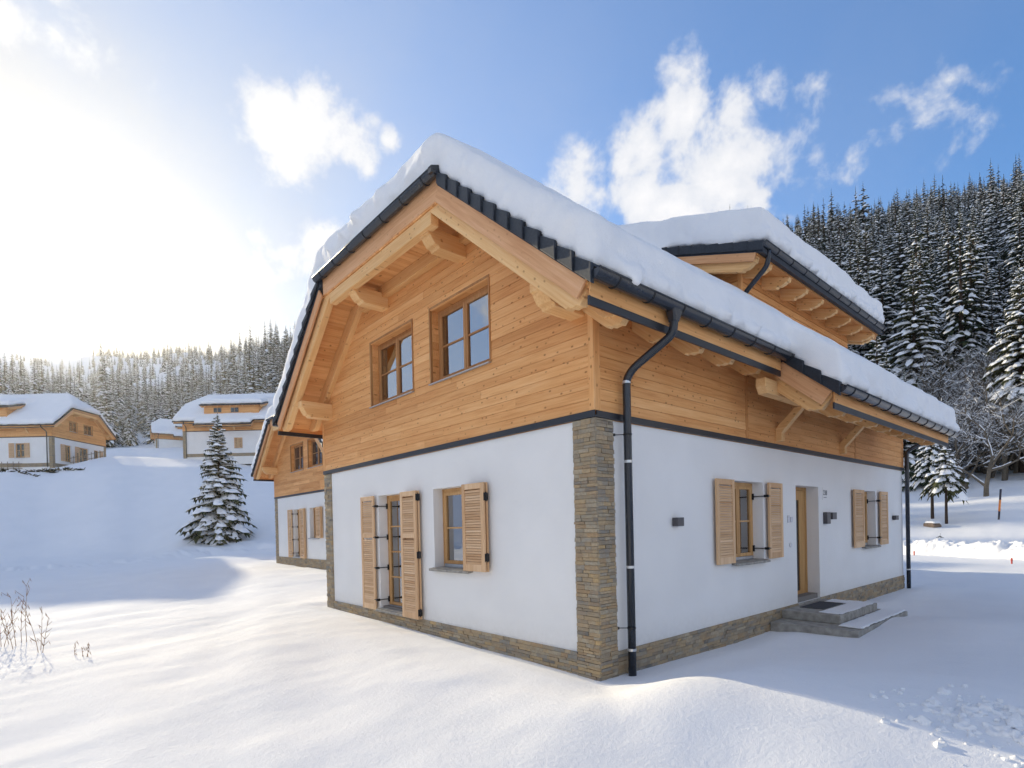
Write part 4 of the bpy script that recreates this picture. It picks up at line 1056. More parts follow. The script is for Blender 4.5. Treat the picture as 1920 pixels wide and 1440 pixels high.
# step, doormat
st = empty('door_step', (.6, 7.0, -3.36))
tag(st, 'two-tier concrete step in front of the wooden entrance door, dusted with snow', 'step')
iv = Matrix.Translation((.6, 7.0, -3.36)).inverted()
MB().box(.03, 1.02, 5.25, 7.3, -3.26, -3.105).build('upper_slab', 'concrete', st, iv, bevel=.008)
MB().box(.03, 1.45, 4.75, 7.6, -3.75, -3.262).build('lower_slab', 'concrete', st, iv, bevel=.008)
ds = MB(); 
ds.box(.62, 1.015, 5.35, 7.28, -3.103, -3.083).box(1.05, 1.43, 5.0, 7.58, -3.26, -3.225).box(.2, 1.0, 6.85, 7.28, -3.103, -3.085)
snow_blob('step_snow', ds, .02, 4, .012, 6, None, 'thin patches of snow lying on the concrete door step', 5)
dm = MB().box(.16, .58, 5.75, 6.75, -3.1045, -3.09).build('doormat', 'mat'); tag(dm, 'dark grey doormat lying on the upper concrete step', 'doormat')

# neighbours
gable_n = [dict(o) for o in gable_main]
house2 = chalet('alpine_chalet', 'neighbouring chalet half hidden behind the left edge of the foreground chalet', (-16.9, 4.25, .38), 0, 1, gable_n, (), (),
                snowlabel='snow on the roof of the neighbouring chalet half hidden behind the foreground one', seed=5)
g1 = [dict(kind='upper', a0=-5.83, a1=-4.62, z0=1.0, z1=2.2, dep=.1), dict(kind='upper', a0=-3.60, a1=-2.2, z0=1.0, z1=2.2, dep=.1),
      dict(kind='low', a0=-6.5, a1=-5.6, z0=-2.7, z1=E1, dep=.15, sh=[(-7.2, -6.55, -2.7, E1, 1)]), dict(kind='low', a0=-4.4, a1=-2.9, z0=-2.9, z1=E1, dep=.15, sh=[(-5.1, -4.45, -2.9, E1, 1)]),
      dict(kind='low', a0=-2.0, a1=-1.2, z0=-2.7, z1=E1, dep=.15, sh=[(-1.15, -.55, -2.7, E1, 1)])]
l1 = [dict(kind='low', a0=-4.3, a1=-3.2, z0=-2.4, z1=E1, dep=.15, sh=[(-4.95, -4.35, -2.4, E1, 1), (-3.15, -2.55, -2.4, E1, 1)])]
HP = Vector((-84.02, 1.97, 10.2))
house3 = chalet('alpine_chalet', 'chalet at far left behind a low fence, its gable turned right', HP, R(139), 0, g1, (), [dict(kind='low', a0=-4.3, a1=-3.2, z0=-2.4, z1=E1, dep=.15, sh=[(-4.95, -4.35, -2.4, E1, 1), (-3.15, -2.55, -2.4, E1, 1)])],
                dormleft=True, dxx=(.55, .22), snowlabel='snow on the roof of the far left chalet behind the fence', seed=8)
l3 = [dict(kind='low', a0=a, a1=a+1.1, z0=-2.4, z1=-1.0, dep=.15, sh=[(a, a+.53, -2.4, -1.0, 1), (a+.57, a+1.1, -2.4, -1.0, 1)]) for a in (4.3, 6.9, 10.4)]
house4 = chalet('alpine_chalet', 'chalet behind the snowy spruce, its long side with wide dormer facing the field', (-80.41, 10.16, 12.44), R(-41), 0, (), l3, (), ext=(2.3, 9.9), dorm=(2.6, 10.9), dxx=(.55, .22),
                snowlabel='snow on the roof of the long-sided chalet behind the snowy spruce', seed=9)
g5 = [dict(kind='upper', a0=-5.5, a1=-4.4, z0=1.0, z1=2.2, dep=.1), dict(kind='upper', a0=-3.6, a1=-2.5, z0=1.0, z1=2.2, dep=.1)]
house5 = chalet('alpine_chalet', 'small distant chalet between the two terrace chalets, highest up the slope', (-160.7, 18.67, 23.19), R(-6), 0, g5, (), (),
                snowlabel='snow on the roof of the small distant chalet up the slope', seed=11)


# ------------------------------------------------------------------ spruces
def spruce_parts(H, Rr, seed, layers, per, segs=3, pads=2, lowz=.08, droop=.5, snowy=1.0, pen=1.0):
    rr = random.Random(seed); tr, nd, sn = MB(), MB(), MB()
    tr.tube([(0, 0, -.6), (0, 0, H*.35), (0, 0, H*.96)], [H*.014+.03, H*.010+.02, .012], 7)
    for i in range(layers):
        t = i/(layers-1); z = H*(lowz+(1-lowz)*t*.985)
        Lb0 = Rr*((1-t)**.82)*(1 if t > .12 else .82+1.5*t)+.08
        n = max(4, int(per*(1-.45*t)))
        ph = rr.uniform(0, 6.28)
        for j in range(n):
            az = ph+6.283*j/n+rr.uniform(-.25, .25); Lb = Lb0*rr.uniform(.55, 1.2)*(1.15 if rr.random() < .12 else 1); zz = z+rr.uniform(-.5, .5)*H*1.5/layers
            ca, sa = math.cos(az), math.sin(az); up = .10+.35*t; dr = droop*(1-.6*t)*rr.uniform(.7, 1.25)
            def P(s_, side=0, dz=0): return (ca*Lb*s_-sa*side, sa*Lb*s_+ca*side, zz+Lb*(up*s_-dr*s_*s_)+dz)
            wd = Lb*rr.uniform(.26, .36)*pen+.03
            for k in range(segs):
                s0, s1 = .12+.88*k/segs, .12+.88*(k+1)/segs; sm = (s0+s1)/2
                ww = wd*(1-.65*abs(sm-.45)/.55)
                tip = s1+.10
                nd.add([P(s0), P(s1), P(tip if k == segs-1 else s1+.03, ww*rr.uniform(.8, 1.25), -.22*ww-.03), P(s0+.02, ww*.55, -.12*ww)], [(0, 1, 2, 3)])
                nd.add([P(s0), P(s1), P(tip if k == segs-1 else s1+.03, -ww*rr.uniform(.8, 1.25), -.22*ww-.03), P(s0+.02, -ww*.55, -.12*ww)], [(3, 2, 1, 0)])
                hg = min(.35, .10+.12*Lb)*rr.uniform(.6, 1.3)
                nd.add([P(s0), P(s1), P(sm+.04, .3*ww*rr.uniform(-1, 1), -hg)], [(0, 1, 2)])
            for k in range(pads):
                if rr.random() > snowy*.92: continue
                s_ = (.28+.66*(k+rr.uniform(.15, .85))/pads); wl = Lb*.62/pads*rr.uniform(.6, 1.0); bg_ = 1.55 if rr.random() < .13 else 1.0; wt = bg_*wd*rr.uniform(.38, .72)*(1-.4*abs(s_-.5)); wl *= bg_**.5; th = bg_* min(.20, .05+.07*Lb)*rr.uniform(.6, 1.2)
                ring = []; 
                for q in range(6):
                    a = q*1.0472; ring.append(P(s_+math.cos(a)*wl/Lb*rr.uniform(.8, 1.1), math.sin(a)*wt*rr.uniform(.75, 1.15), .01-.10*wt*abs(math.sin(a))))
                top = [P(s_+.05*wl/Lb*rr.uniform(-1, 1)+math.cos(a_)*wl/Lb*.5, math.sin(a_)*wt*.5, th) for a_ in (0.5, 2.6, 4.7)]
                sn.add(ring+top, [(0, 1, 6), (1, 2, 7, 6), (2, 3, 7), (3, 4, 8, 7), (4, 5, 8), (5, 0, 6, 8), (6, 7, 8), (5, 4, 3, 2, 1, 0)])
    # leader
    nd.tube([(0, 0, H*.93), (0, 0, H*1.02)], [.06, .01], 4, caps=False)
    return tr, nd, sn
def mesh_of(name, mb, mats, fidx=None, smooth=False):
    me = bpy.data.meshes.new(name); me.from_pydata(mb.v, [], mb.f)
    for m in mats: me.materials.append(MAT[m])
    if fidx is not None: me.polygons.foreach_set('material_index', fidx)
    me.update(); return me
# hero spruce on the slope
def tree_thing(name, label, loc, mesh3, rz=0, sc=1, group=None, cat='tree', tilt=0):
    o = empty(name, loc, rz); o.scale = (sc, sc, sc); tag(o, label, cat, group)
    for nm, me in zip(('trunk', 'crown', 'snow_load'), mesh3):
        if me is None: continue
        c = bpy.data.objects.new(nm, me); COL.objects.link(c); c.parent = o
        if nm == 'snow_load': c['kind'] = 'stuff'
    return o
def spruce_meshes(*a, **k):
    tr, nd, sn = spruce_parts(*a, **k)
    return (mesh_of('trunk', tr, ['bark']), mesh_of('crown', nd, ['needles']), mesh_of('snow_load', sn, ['treesnow']))
hx, hy = -45.0, 6.2
hero = spruce_meshes(10.4, 2.45, 5, 46, 10, segs=6, pads=4, lowz=.02, droop=.5, pen=1.2)
tree_thing('spruce_tree', 'lone snow-laden spruce standing on the slope left of the neighbouring chalet', (hx, hy, gz(hx, hy)-.2), hero)

EDGE = spruce_meshes(19, 3.3, 77, 44, 12, segs=6, pads=4, lowz=.16, droop=.7, pen=.9)
VAR = [spruce_meshes(20, 3.1, 21, 34, 10, droop=.62, pen=1.1), spruce_meshes(21, 2.7, 22, 36, 10, droop=.75, snowy=.85), spruce_meshes(18, 3.4, 23, 30, 11, droop=.55), spruce_meshes(20, 2.5, 24, 34, 9, droop=.8, snowy=.7), spruce_meshes(14, 2.6, 25, 26, 10, droop=.5)]
def joined(k, args, kw):
    tr, nd, sn = spruce_parts(*args, **kw); m = MB(); idx = []
    for i, q in enumerate((tr, nd, sn)): m.add(q.v, q.f); idx += [i]*len(q.f)
    return mesh_of('far_spruce', m, ['bark', 'needles', 'treesnow'], idx)
FARM = [joined(i, (H_, R_, 40+i, ly, 7), dict(segs=2, pads=1, droop=dp, pen=1.45, snowy=sn_)) for i, (H_, R_, ly, dp, sn_) in enumerate(((19, 2.9, 22, .6, .9), (21, 2.6, 24, .75, .75), (17, 2.8, 20, .55, .9), (20, 2.3, 22, .8, .55)))]
def pol(az, r): a = math.radians(az); return PX+r*math.sin(a), PY+r*math.cos(a)
HOUSES = [(-84, 2, 17), (-80, 10, 17), (-90, -6, 16), (-160, 18, 18), (-74, 17, 17), (-78, 22, 14)]
def scatter(az0, az1, r0_, r1_, sp, rs):
    pts = []; cell = {}
    area = math.radians(az1-az0)*.5*(r1_**2-r0_**2); n = int(area/(sp*sp)*2.2)
    for _ in range(n):
        r = math.sqrt(rs.uniform(r0_**2, r1_**2)); az = rs.uniform(az0, az1); x, y = pol(az, r)
        d = sp*(1 if r < 330 else 1.25); k = (int(x//d), int(y//d)); ok = True
        for i in (-1, 0, 1):
            for j in (-1, 0, 1):
                for q in cell.get((k[0]+i, k[1]+j), ()):
                    if (q[0]-x)**2+(q[1]-y)**2 < (d*.8)**2: ok = False
        if any((x-h[0])**2+(y-h[1])**2 < h[2]**2 for h in HOUSES): ok = False
        if ok: cell.setdefault(k, []).append((x, y)); pts.append((x, y, r, az))
    return pts
rs = random.Random(99)
RIGHT = scatter(-36, 12, 64, 200, 4.4, rs)+scatter(-36, 12, 202, 560, 5.0, rs)
LEFT = [p for p in scatter(-104, -60, 125, 640, 6.2, rs) if not (p[2] > 330 and p[3] < -80 and rs.random() < .25) and p[2] > 125+max(0, (-72-p[3]))*3.2]
MIDB = scatter(-60, -36, 110, 420, 10, rs)
AROUND = scatter(12, 150, 130, 420, 16, rs)+scatter(-180, -104, 190, 450, 16, rs)+scatter(150, 180, 240, 420, 16, rs)
RIGHT = [p for p in RIGHT if not (-25 < p[3] < 2 and p[2] < 80+6*math.sin(p[3]*1.7))]
_gz = ground(np.array([p[0] for p in LEFT]), np.array([p[1] for p in LEFT]))
LEFT = [p for p, g_ in zip(LEFT, _gz) if not (-97 < p[3] < -86) or (g_+19*(1.0-.45*sstep(p[2], 120, 420))-G0)/p[2] < .262]
def vis_n(lst, n): return sorted(lst, key=lambda p: p[2])[:n]
near_right = [p for p in vis_n([p for p in RIGHT if -31 < p[3] < -4], 190)]
near_left = vis_n([p for p in LEFT if -96 < p[3] < -67], 110)
used = set((p[0], p[1]) for p in near_right+near_left)
for lst, lab, grp in ((near_right, 'tall snow-dusted spruce in the dense forest on the right hillside', 'spruces on the right hillside'), (near_left, 'snow-laden spruce in the hazy forest on the left hillside', 'spruces on the left hillside')):
    for (x, y, r, az) in lst:
        me3 = VAR[rs.randrange(5) if r < 90 else rs.randrange(4)]
        tree_thing('spruce_tree', lab, (x, y, gz(x, y)-.3), me3, rs.uniform(0, 6.28), rs.uniform(.62, 1.22)*(1-.45*float(sstep(r, 120, 420))), grp)
rest = [p for p in RIGHT+LEFT+MIDB+AROUND if (p[0], p[1]) not in used]
def forest(pts):
    coll = bpy.data.collections.new('spruce_kinds')
    for i, me in enumerate(FARM):
        o = bpy.data.objects.new('far_spruce', me); coll.objects.link(o)
    xy = np.array([(p[0], p[1]) for p in pts]); z = ground(xy[:, 0], xy[:, 1])-.4
    me = bpy.data.meshes.new('forest'); me.from_pydata([(x, y, zz) for (x, y), zz in zip(xy, z)], [], [])
    a = me.attributes.new('kind_id', 'INT', 'POINT'); a.data.foreach_set('value', np.random.randint(0, 4, len(pts)))
    a = me.attributes.new('turn', 'FLOAT', 'POINT'); a.data.foreach_set('value', np.random.uniform(0, 6.28, len(pts)))
    rr_ = np.array([p[2] for p in pts]); a = me.attributes.new('size', 'FLOAT', 'POINT'); a.data.foreach_set('value', np.clip(np.random.normal(.92, .21, len(pts)), .4, 1.4)*(1-.45*sstep(rr_, 120, 420)))
    o = bpy.data.objects.new('forest', me); COL.objects.link(o)
    tag(o, 'far spruce forest covering the hillsides beyond the nearest trees', 'forest', kind='stuff')
    ng = bpy.data.node_groups.new('forest_points', 'GeometryNodeTree'); ng.interface.new_socket('Geometry', in_out='INPUT', socket_type='NodeSocketGeometry'); ng.interface.new_socket('Geometry', in_out='OUTPUT', socket_type='NodeSocketGeometry')
    N = ng.nodes; L = ng.links; gi = N.new('NodeGroupInput'); go = N.new('NodeGroupOutput')
    ci = N.new('GeometryNodeCollectionInfo'); ci.inputs['Collection'].default_value = coll; ci.inputs['Separate Children'].default_value = True; ci.inputs['Reset Children'].default_value = True
    ip = N.new('GeometryNodeInstanceOnPoints'); ip.inputs['Pick Instance'].default_value = True
    def attr(n, t):
        q = N.new('GeometryNodeInputNamedAttribute'); q.data_type = t; q.inputs['Name'].default_value = n; return q.outputs['Attribute']
    cx = N.new('ShaderNodeCombineXYZ'); L.new(attr('turn', 'FLOAT'), cx.inputs[2])
    er = N.new('FunctionNodeEulerToRotation'); L.new(cx.outputs[0], er.inputs[0])
    L.new(gi.outputs[0], ip.inputs['Points']); L.new(ci.outputs[0], ip.inputs['Instance']); L.new(attr('kind_id', 'INT'), ip.inputs['Instance Index'])
    L.new(er.outputs[0], ip.inputs['Rotation']); L.new(attr('size', 'FLOAT'), ip.inputs['Scale']); L.new(ip.outputs[0], go.inputs[0])
    md = o.modifiers.new('forest', 'NODES'); md.node_group = ng
forest(rest)
print('trees', len(near_right), len(near_left), len(rest))

# ------------------------------------------------------------------ bare snow-laden trees
def bare_parts(H, seed, depth=5, spread=.55, stems=1, dens=1.0, snowp=.55):
    rr = random.Random(seed); wd, sn = MB(), MB()
    def grow(p, d, L, r, lv):
        n = 3; pts = [p]; dd = d.copy()
        for i in range(n):
            dd = (dd+Vector((rr.uniform(-.18, .18), rr.uniform(-.18, .18), rr.uniform(-.06, .14)))).normalized(); pts.append(pts[-1]+dd*L/n)
        rads = [r*(1-.45*i/n) for i in range(n+1)]
        wd.tube(pts, rads, 6 if lv < 2 else (4 if lv < 4 else 3), caps=False)
        # snow lying on the upper side
        for i in range(n):
            a, b = pts[i], pts[i+1]; t = (b-a).normalized()
            if abs(t.z) < .86 and rr.random() < snowp:
                s_ = t.cross(Vector((0, 0, 1))).normalized(); w_ = max(.010, rads[i]*.95); h = w_*1.25+.006; u = s_.cross(t)
                sn.add([a+s_*w_, b+s_*w_*.8, b+u*h, a+u*h, a-s_*w_, b-s_*w_*.8], [(0, 1, 2, 3), (3, 2, 5, 4)])
        if lv >= depth: return
        k = rr.choice((2, 3, 3)) if lv else 4
        for q in range(int(k*dens+.5)):
            f = rr.uniform(.35, 1) if q else 1.0; j = min(n, max(1, int(round(f*n)))); base = pts[j]
            ax = Vector((rr.uniform(-1, 1), rr.uniform(-1, 1), rr.uniform(-.35, .45))).normalized()
            nd_ = (dd*(1-spread)+ax*spread+Vector((0, 0, .12))).normalized()
            grow(base, nd_, L*rr.uniform(.58, .82), r*rr.uniform(.45, .62), lv+1)
    for s_ in range(stems):
        a = rr.uniform(0, 6.28); d = Vector((math.cos(a)*.22, math.sin(a)*.22, 1)).normalized() if stems > 1 else Vector((.05, 0, 1))
        grow(Vector((.12*math.cos(a)*(stems > 1), .12*math.sin(a)*(stems > 1), -.3)), d, H*.36, H*.017+.02, 0)
    return mesh_of('trunk', wd, ['greybark']), mesh_of('snow_load', sn, ['treesnow'])
BARE = [bare_parts(8.5, 3, 5, .62, 1), bare_parts(7.5, 4, 5, .6, 2), bare_parts(9, 5, 5, .55, 2), bare_parts(6.5, 6, 5, .7, 2)]
THICK = [bare_parts(6.2, 7, 5, .5, 4, 1.0, .4), bare_parts(7.4, 8, 5, .45, 4, 1.0, .35), bare_parts(5.4, 9, 5, .55, 3, 1.0, .5)]
def bare_thing(name, label, x, y, ms, rz, sc, group=None, cat='tree'):
    o = empty(name, (x, y, gz(x, y)-.1), rz); o.scale = (sc,)*3; tag(o, label, cat, group)
    for nm, me in zip(('branches', 'snow_load'), ms):
        c = bpy.data.objects.new(nm, me); COL.objects.link(c); c.parent = o
        if nm == 'snow_load': c['kind'] = 'stuff'
def at_px(px, r, W_=1920):
    d = Fv+Rv*((px-960)/FL); az = math.degrees(math.atan2(d.x, d.y)); return pol(az, r)
x, y = at_px(1818, 57.5); bare_thing('bare_tree', 'bare twin-stemmed tree with snow along its limbs, left of the straight-trunked one', x, y, BARE[1], .6, 1.1)
x, y = at_px(1850, 53.5); bare_thing('bare_tree', 'bare tree with a straight single trunk standing nearest the snow pole', x, y, BARE[0], 2.1, 1.15)
x, y = at_px(1884, 60); bare_thing('bare_tree', 'bare tree with short trunk at the right, behind the snow pole', x, y, BARE[2], 4.0, 1.1)
k = 0
for px, r, sc, v in [(1735, 66, 1.0, 0), (1770, 62, 1.1, 1), (1795, 68, 1.2, 2), (1840, 66, 1.25, 3), (1868, 70, 1.2, 1), (1905, 64, 1.2, 0), (1925, 60, 1.2, 2), (1760, 74, 1.35, 2), (1812, 76, 1.35, 0), (1710, 72, 1.2, 1), (1890, 78, 1.3, 3), (1960, 62, 1.2, 1), (1690, 80, 1.3, 0), (1850, 82, 1.3, 2), (1730, 84, 1.3, 3)]:
    x, y = at_px(px, r); bare_thing('bare_tree', 'leafless frosted tree in the thicket at the foot of the right hillside', x, y, BARE[v], rs.uniform(0, 6.28), sc, 'leafless trees at the forest edge')
for i in range(44):
    x, y = at_px(rs.uniform(1670, 1990), rs.uniform(61, 82)); bare_thing('bare_shrub', 'frosted leafless shrub at the forest edge on the right', x, y, THICK[i % 3], rs.uniform(0, 6.28), rs.uniform(.75, 1.45), 'frosted shrubs at the forest edge', 'shrub')
# two slender young spruces with bare lower trunks
def young(px, r, label, H, sd):
    x, y = at_px(px, r); ms = spruce_meshes(H, 1.25, sd, 16, 9, segs=6, pads=4, lowz=.52, droop=.75, pen=.95); tree_thing('spruce_tree', label, (x, y, gz(x, y)-.1), ms)
young(1749, 47, 'small spruce with thick bare reddish trunk just right of the far downpipe', 6.0, 61)
young(1775, 45, 'thin young spruce with slim bare trunk, second from the far downpipe', 5.0, 62)
for px, r, sc in ((1668, 66, .9), (1700, 60, .75), (1650, 70, 1.1)):
    x, y = at_px(px, r); tree_thing('spruce_tree', {1668: 'bushy snow-covered spruce of middle height behind the far end of the large chalet eave', 1700: 'shortest bushy snowy spruce, just past the far end of the large chalet eave', 1650: 'tallest bushy snowy spruce, mostly hidden behind the large chalet eave'}[px], (x, y, gz(x, y)-.2), VAR[4], px, sc, 'bushy spruces behind the eave')
x, y = at_px(1918, 64); tree_thing('spruce_tree', 'spruce with sunlit warm snow at the right edge above the bare trees', (x, y, gz(x, y)-.2), EDGE, 1.0, .95)
# seedling twig poking out of the snow
def seedling():
    x, y = at_px(1762, 39.5); m = MB(); rr = random.Random(4); z0 = 0
    m.tube([(0, 0, -.1), (.02, 0, .62)], [.015, .006], 5)
    for z in (.15, .3, .45):
        for a in range(6):
            th = a*1.05+z*5; L = .34*(1-z); m.tube([(0, 0, z), (math.cos(th)*L, math.sin(th)*L, z-.10)], [.02, .008], 4)
    o = m.build('spruce_seedling', 'needles'); o.location = (x, y, gz(x, y)+.3); tag(o, 'tiny spruce seedling poking through the snow below the two young spruces', 'seedling')
seedling()

# ------------------------------------------------------------------ roadside things
x, y = at_px(1875, 35.6*1.0*1.345); 
def snow_pole():
    d = Fv+Rv*((1873-960)/FL); x, y = CP.x+d.x*33.6, CP.y+d.y*33.6; z = gz(x, y)
    o = empty('snow_pole', (x, y, z)); tag(o, 'black snow pole with orange reflective section stuck in the ploughed bank', 'snow pole'); o.rotation_euler = (0, R(3.5), 0)
    r_ = .052
    zt = CP.z+(CY-(968-.0)-.0)*0+.0
    MB().tube([(0, 0, -.4), (0, 0, .50)], r_, 12).build('lower_section', 'polebl', o, smooth=True)
    MB().tube([(0, 0, .502), (0, 0, 1.20)], r_+.002, 12).build('orange_section', 'orange', o, smooth=True)
    MB().tube([(0, 0, 1.202), (0, 0, 1.86)], r_, 12).build('upper_section', 'polebl', o, smooth=True)
    MB().tube([(0, 0, 1.862), (0, 0, 1.90), (0, 0, 1.92)], [r_, r_, .02], 12).build('snow_cap', 'treesnow', o, smooth=True)
snow_pole()
def stake(px, py, label):
    d = Fv+Rv*((px-960)/FL)-Uv*((py-CY)/FL); t = (G0+.12-CP.z)/d.z; p = CP+d*t; z = gz(p.x, p.y)
    m = MB().tube([(0, 0, -.3), (0, 0, .17), (0, 0, .185)], [.028, .028, .016], 10).tube([(0, 0, .06), (0, 0, .13)], [.034, .034], 10); o = m.build('marker_stake', 'red'); o.location = (p.x, p.y, z+.10); tag(o, label, 'marker')
stake(1714, 1037, 'small red marker stake in the snow beside the far downpipe')
stake(1897, 1053, 'small red marker stake in front of the ploughed bank at right')
def rock():
    d = Fv+Rv*((1748-960)/FL); x, y = CP.x+d.x*35.2, CP.y+d.y*35.2
    m = MB(); m.extr([(-.62, -.1), (-.62, .20), (-.45, .27), (.35, .26), (.62, .05), (.62, -.1)], 'y', -.3, .3)
    o = m.build('flat_rock', 'rock', fixn=True, bevel=.04); o.location = (x, y, gz(x, y)+.12); o.scale = (.8, .8, .8); o.rotation_euler = (0, 0, R(-43)); tag(o, 'flat brown rock with snow on top beyond the ploughed bank', 'rock')
    s = MB(); s.extr([(-.60, 0), (-.60, .10), (-.4, .19), (.3, .16), (.55, .0)], 'y', -.3, .3); c = s.build('snow_cap', 'treesnow', o, fixn=True, bevel=.04); c.location = (0, 0, .2)
rock()

# ------------------------------------------------------------------ dry stems in the foreground snow
def weed(px, py, label, sd, H=.5, stems=4, lean=0):
    d = Fv+Rv*((px-960)/FL)-Uv*((py-CY)/FL); t = (G0-CP.z)/d.z; p = CP+d*t; rr = random.Random(sd); m = MB(); lv = MB(); sn = MB()
    for s_ in range(stems):
        b = Vector((rr.uniform(-.3, .3), rr.uniform(-.2, .2), -.1)); hh = H*rr.uniform(.7, 1.1); pts = [b]
        dr = Vector((rr.uniform(-.12, .12)+lean, rr.uniform(-.12, .12), 1)).normalized()
        for i in range(6): dr = (dr+Vector((rr.uniform(-.1, .1), rr.uniform(-.1, .1), 0))).normalized(); pts.append(pts[-1]+dr*(hh+.1)/6)
        m.tube(pts, [.0055*(1-.1*i) for i in range(7)], 5)
        for i in range(2, 7):
            for q in range(2):
                if rr.random() < .75:
                    e = (dr*.7+Vector((rr.uniform(-1, 1), rr.uniform(-1, 1), rr.uniform(.0, .5)))).normalized()*hh*rr.uniform(.10, .24)
                    m.tube([pts[i], pts[i]+e*.6, pts[i]+e+Vector((0, 0, .01))], [.0045, .0035, .002], 4)
                    if rr.random() < .6:
                        c = pts[i]+e; lv.add([c, c+Vector((.02, .01, -.035)), c+Vector((.005, .02, -.075)), c+Vector((-.018, .0, -.035))], [(0, 1, 2, 3)])
    o = empty('dry_plant', (p.x, p.y, gz(p.x, p.y))); tag(o, label, 'plant')
    m.build('stems', 'twig', o); lv.build('withered_leaves', 'twig', o)
weed(30, 1208, 'tall clump of dry reddish weed stems at the left edge of the snow field', 1, 1.05, 4)
weed(52, 1222, 'shorter dry stems right beside the tall weed clump', 2, .8, 3, .05)
weed(140, 1232, 'low bent dry twigs in the snow right of the weed clumps', 3, .28, 3, .5)
weed(8, 1215, 'dry weed stems cut by the left picture edge', 6, .75, 3, 0)

# ------------------------------------------------------------------ terrace at the left: fence, logs in the bank
def picket_fence():
    A = [(-4, 858), (60, 859), (100, 862), (150, 861), (200, 862)]
    o = empty('picket_fence', (-78, -8, gz(-78, -8))); tag(o, 'low thin wooden picket fence on the terrace in front of the far left chalet', 'fence')
    P = []
    for px, py in A:
        x, y = at_px(px, 84.5 if px < 120 else 84); P.append(Vector((x, y, gz(x, y))))
    inv = Matrix.Translation(-o.location); pk = MB()
    for i in range(len(P)-1):
        a, b = P[i], P[i+1]; n = int((b-a).length/.42)
        for k in range(n):
            q = a.lerp(b, k/n); q.z = gz(q.x, q.y)
            if k % 9 == 0: MB().box(q.x-.07, q.x+.07, q.y-.07, q.y+.07, q.z-.3, q.z+1.35).build('fence_post', 'oldwood', o, inv)
            else: MB().box(q.x-.03, q.x+.03, q.y-.03, q.y+.03, q.z-.3, q.z+1.1).build('picket', 'oldwood', o, inv)
        for h in (.35, .9):
            MB().tube([(a.x, a.y, gz(a.x, a.y)+h), (b.x, b.y, gz(b.x, b.y)+h)], .035, 5).build('rail', 'oldwood', o, inv)
picket_fence()
for px, r, w_, lab in ((22, 74.6, 3.4, 'dark brushwood showing through the snow bank at the left edge'), (83, 74.4, 1.7, 'green-brown brush patch in the snow bank, middle of three'), (122, 74, 2.7, 'thin dark brush line in the snow bank below the fence, rightmost')):
    x, y = at_px(px, r); m = MB(); rr = random.Random(px)
    tdir = Rv.copy(); tdir.z = 0; tdir.normalize()
    for i in range(60):
        s_ = rr.uniform(-1, 1)*w_*.8; c = Vector((x, y, 0))+tdir*s_; z = gz(c.x, c.y)+rr.uniform(-.1, .28)*(1-abs(s_)/w_)
        e = Vector((rr.uniform(-.5, .5), rr.uniform(-.5, .5), rr.uniform(-.06, .25))); m.tube([(c.x, c.y, z), (c.x+e.x, c.y+e.y, z+e.z)], [.06, .02], 4)
    tag(m.build('brush_patch', 'brush'), lab, 'brush')
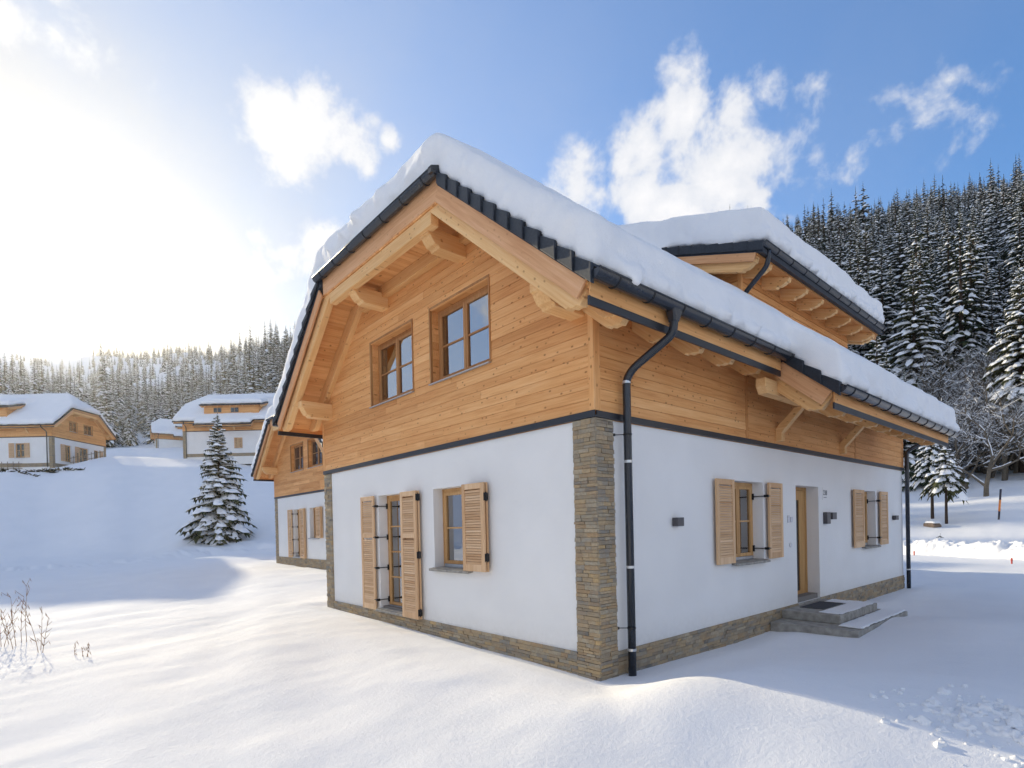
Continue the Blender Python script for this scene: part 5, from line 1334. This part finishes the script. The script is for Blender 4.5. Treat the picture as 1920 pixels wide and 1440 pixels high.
# loose snow clods thrown by the plough at the lower right
cl = MB(); rr = random.Random(12)
for i in range(420):
    x = rr.gauss(3.85, .34); y = rr.gauss(.38, .30); s_ = rr.uniform(.010, .030)*(1 if rr.random() < .9 else 1.6); z = gz(x, y)+s_*.2
    q = Matrix.Translation((x, y, z)) @ Matrix.Rotation(rr.uniform(0, 3), 4, Vector((rr.random(), rr.random(), rr.random()+.1)).normalized())
    cl.hexa([q @ Vector((a*s_*rr.uniform(.7, 1.2), b_*s_*rr.uniform(.7, 1.2), c*s_*rr.uniform(.6, 1.1))) for c in (-1, 1) for a, b_ in ((-1, -1), (1, -1), (1, 1), (-1, 1))])
o_ = snow_blob('snow_clods', cl, .011, 2, .006, 14, None, None, 3); tag(o_, 'loose snow clods scattered at the lower right corner', kind='stuff')
# ploughed bank along the road
def snow_bank():
    n, m_ = 560, 44; X = np.linspace(-15.5, 13, n)
    yb = np.interp(X, [-16, -14, -6, -3.0, 2.0, 8, 14], [38, 36.8, 31.5, 29.6, 25.3, 23.4, 22.6]); k_ = np.ones(25)/25; yb = np.convolve(np.pad(yb, 12, 'edge'), k_, 'valid')
    T = np.linspace(-.3, 2.9, m_); XX = X[:, None]+0*T; YY = yb[:, None]+T[None]
    prof = np.clip(1-np.abs((T-1.25)/1.5)**2.4, 0, 1)[None]
    rid = 1-np.abs(fbm(XX/.55, YY/.55, 51, 4))*2.2
    hgt = prof*(.50+.34*fbm(XX/1.6, YY/1.2, 52, 2)+.26*rid+.10*fbm(XX/.16, YY/.16, 53, 2))
    ZZ = ground(XX.ravel(), YY.ravel()).reshape(XX.shape)-.06+hgt*np.minimum(1, np.minimum(XX+15.5, 13-XX))
    vs = np.stack([XX.ravel()+.10*fbm(XX/.4, YY/.4, 54, 2).ravel(), YY.ravel(), ZZ.ravel()], 1)
    fs = [(i*m_+j, (i+1)*m_+j, (i+1)*m_+j+1, i*m_+j+1) for i in range(n-1) for j in range(m_-1)]
    b_ = MB(); b_.v = [tuple(v) for v in vs]; b_.f = fs
    tag(b_.build('snow_bank', 'snow', base=(0, 0, 0), smooth=True), 'lumpy ploughed snow bank along the road beyond the house', kind='structure')
snow_bank()

def haze():
    m = bpy.data.materials.new('haze_air'); m.use_nodes = True; nt = m.node_tree; nt.nodes.clear()
    o = nt.nodes.new('ShaderNodeOutputMaterial'); v = nt.nodes.new('ShaderNodeVolumePrincipled')
    v.inputs['Color'].default_value = (.93, .94, .96, 1); v.inputs['Density'].default_value = HAZE; v.inputs['Anisotropy'].default_value = .70
    nt.links.new(v.outputs[0], o.inputs['Volume'])
    b_ = MB().box(-1000, 760, -660, 1000, -12, 330).build('haze', m, base=(0, 0, 0)); tag(b_, 'thin winter haze filling the valley', kind='stuff')
HAZE = .00015
haze()
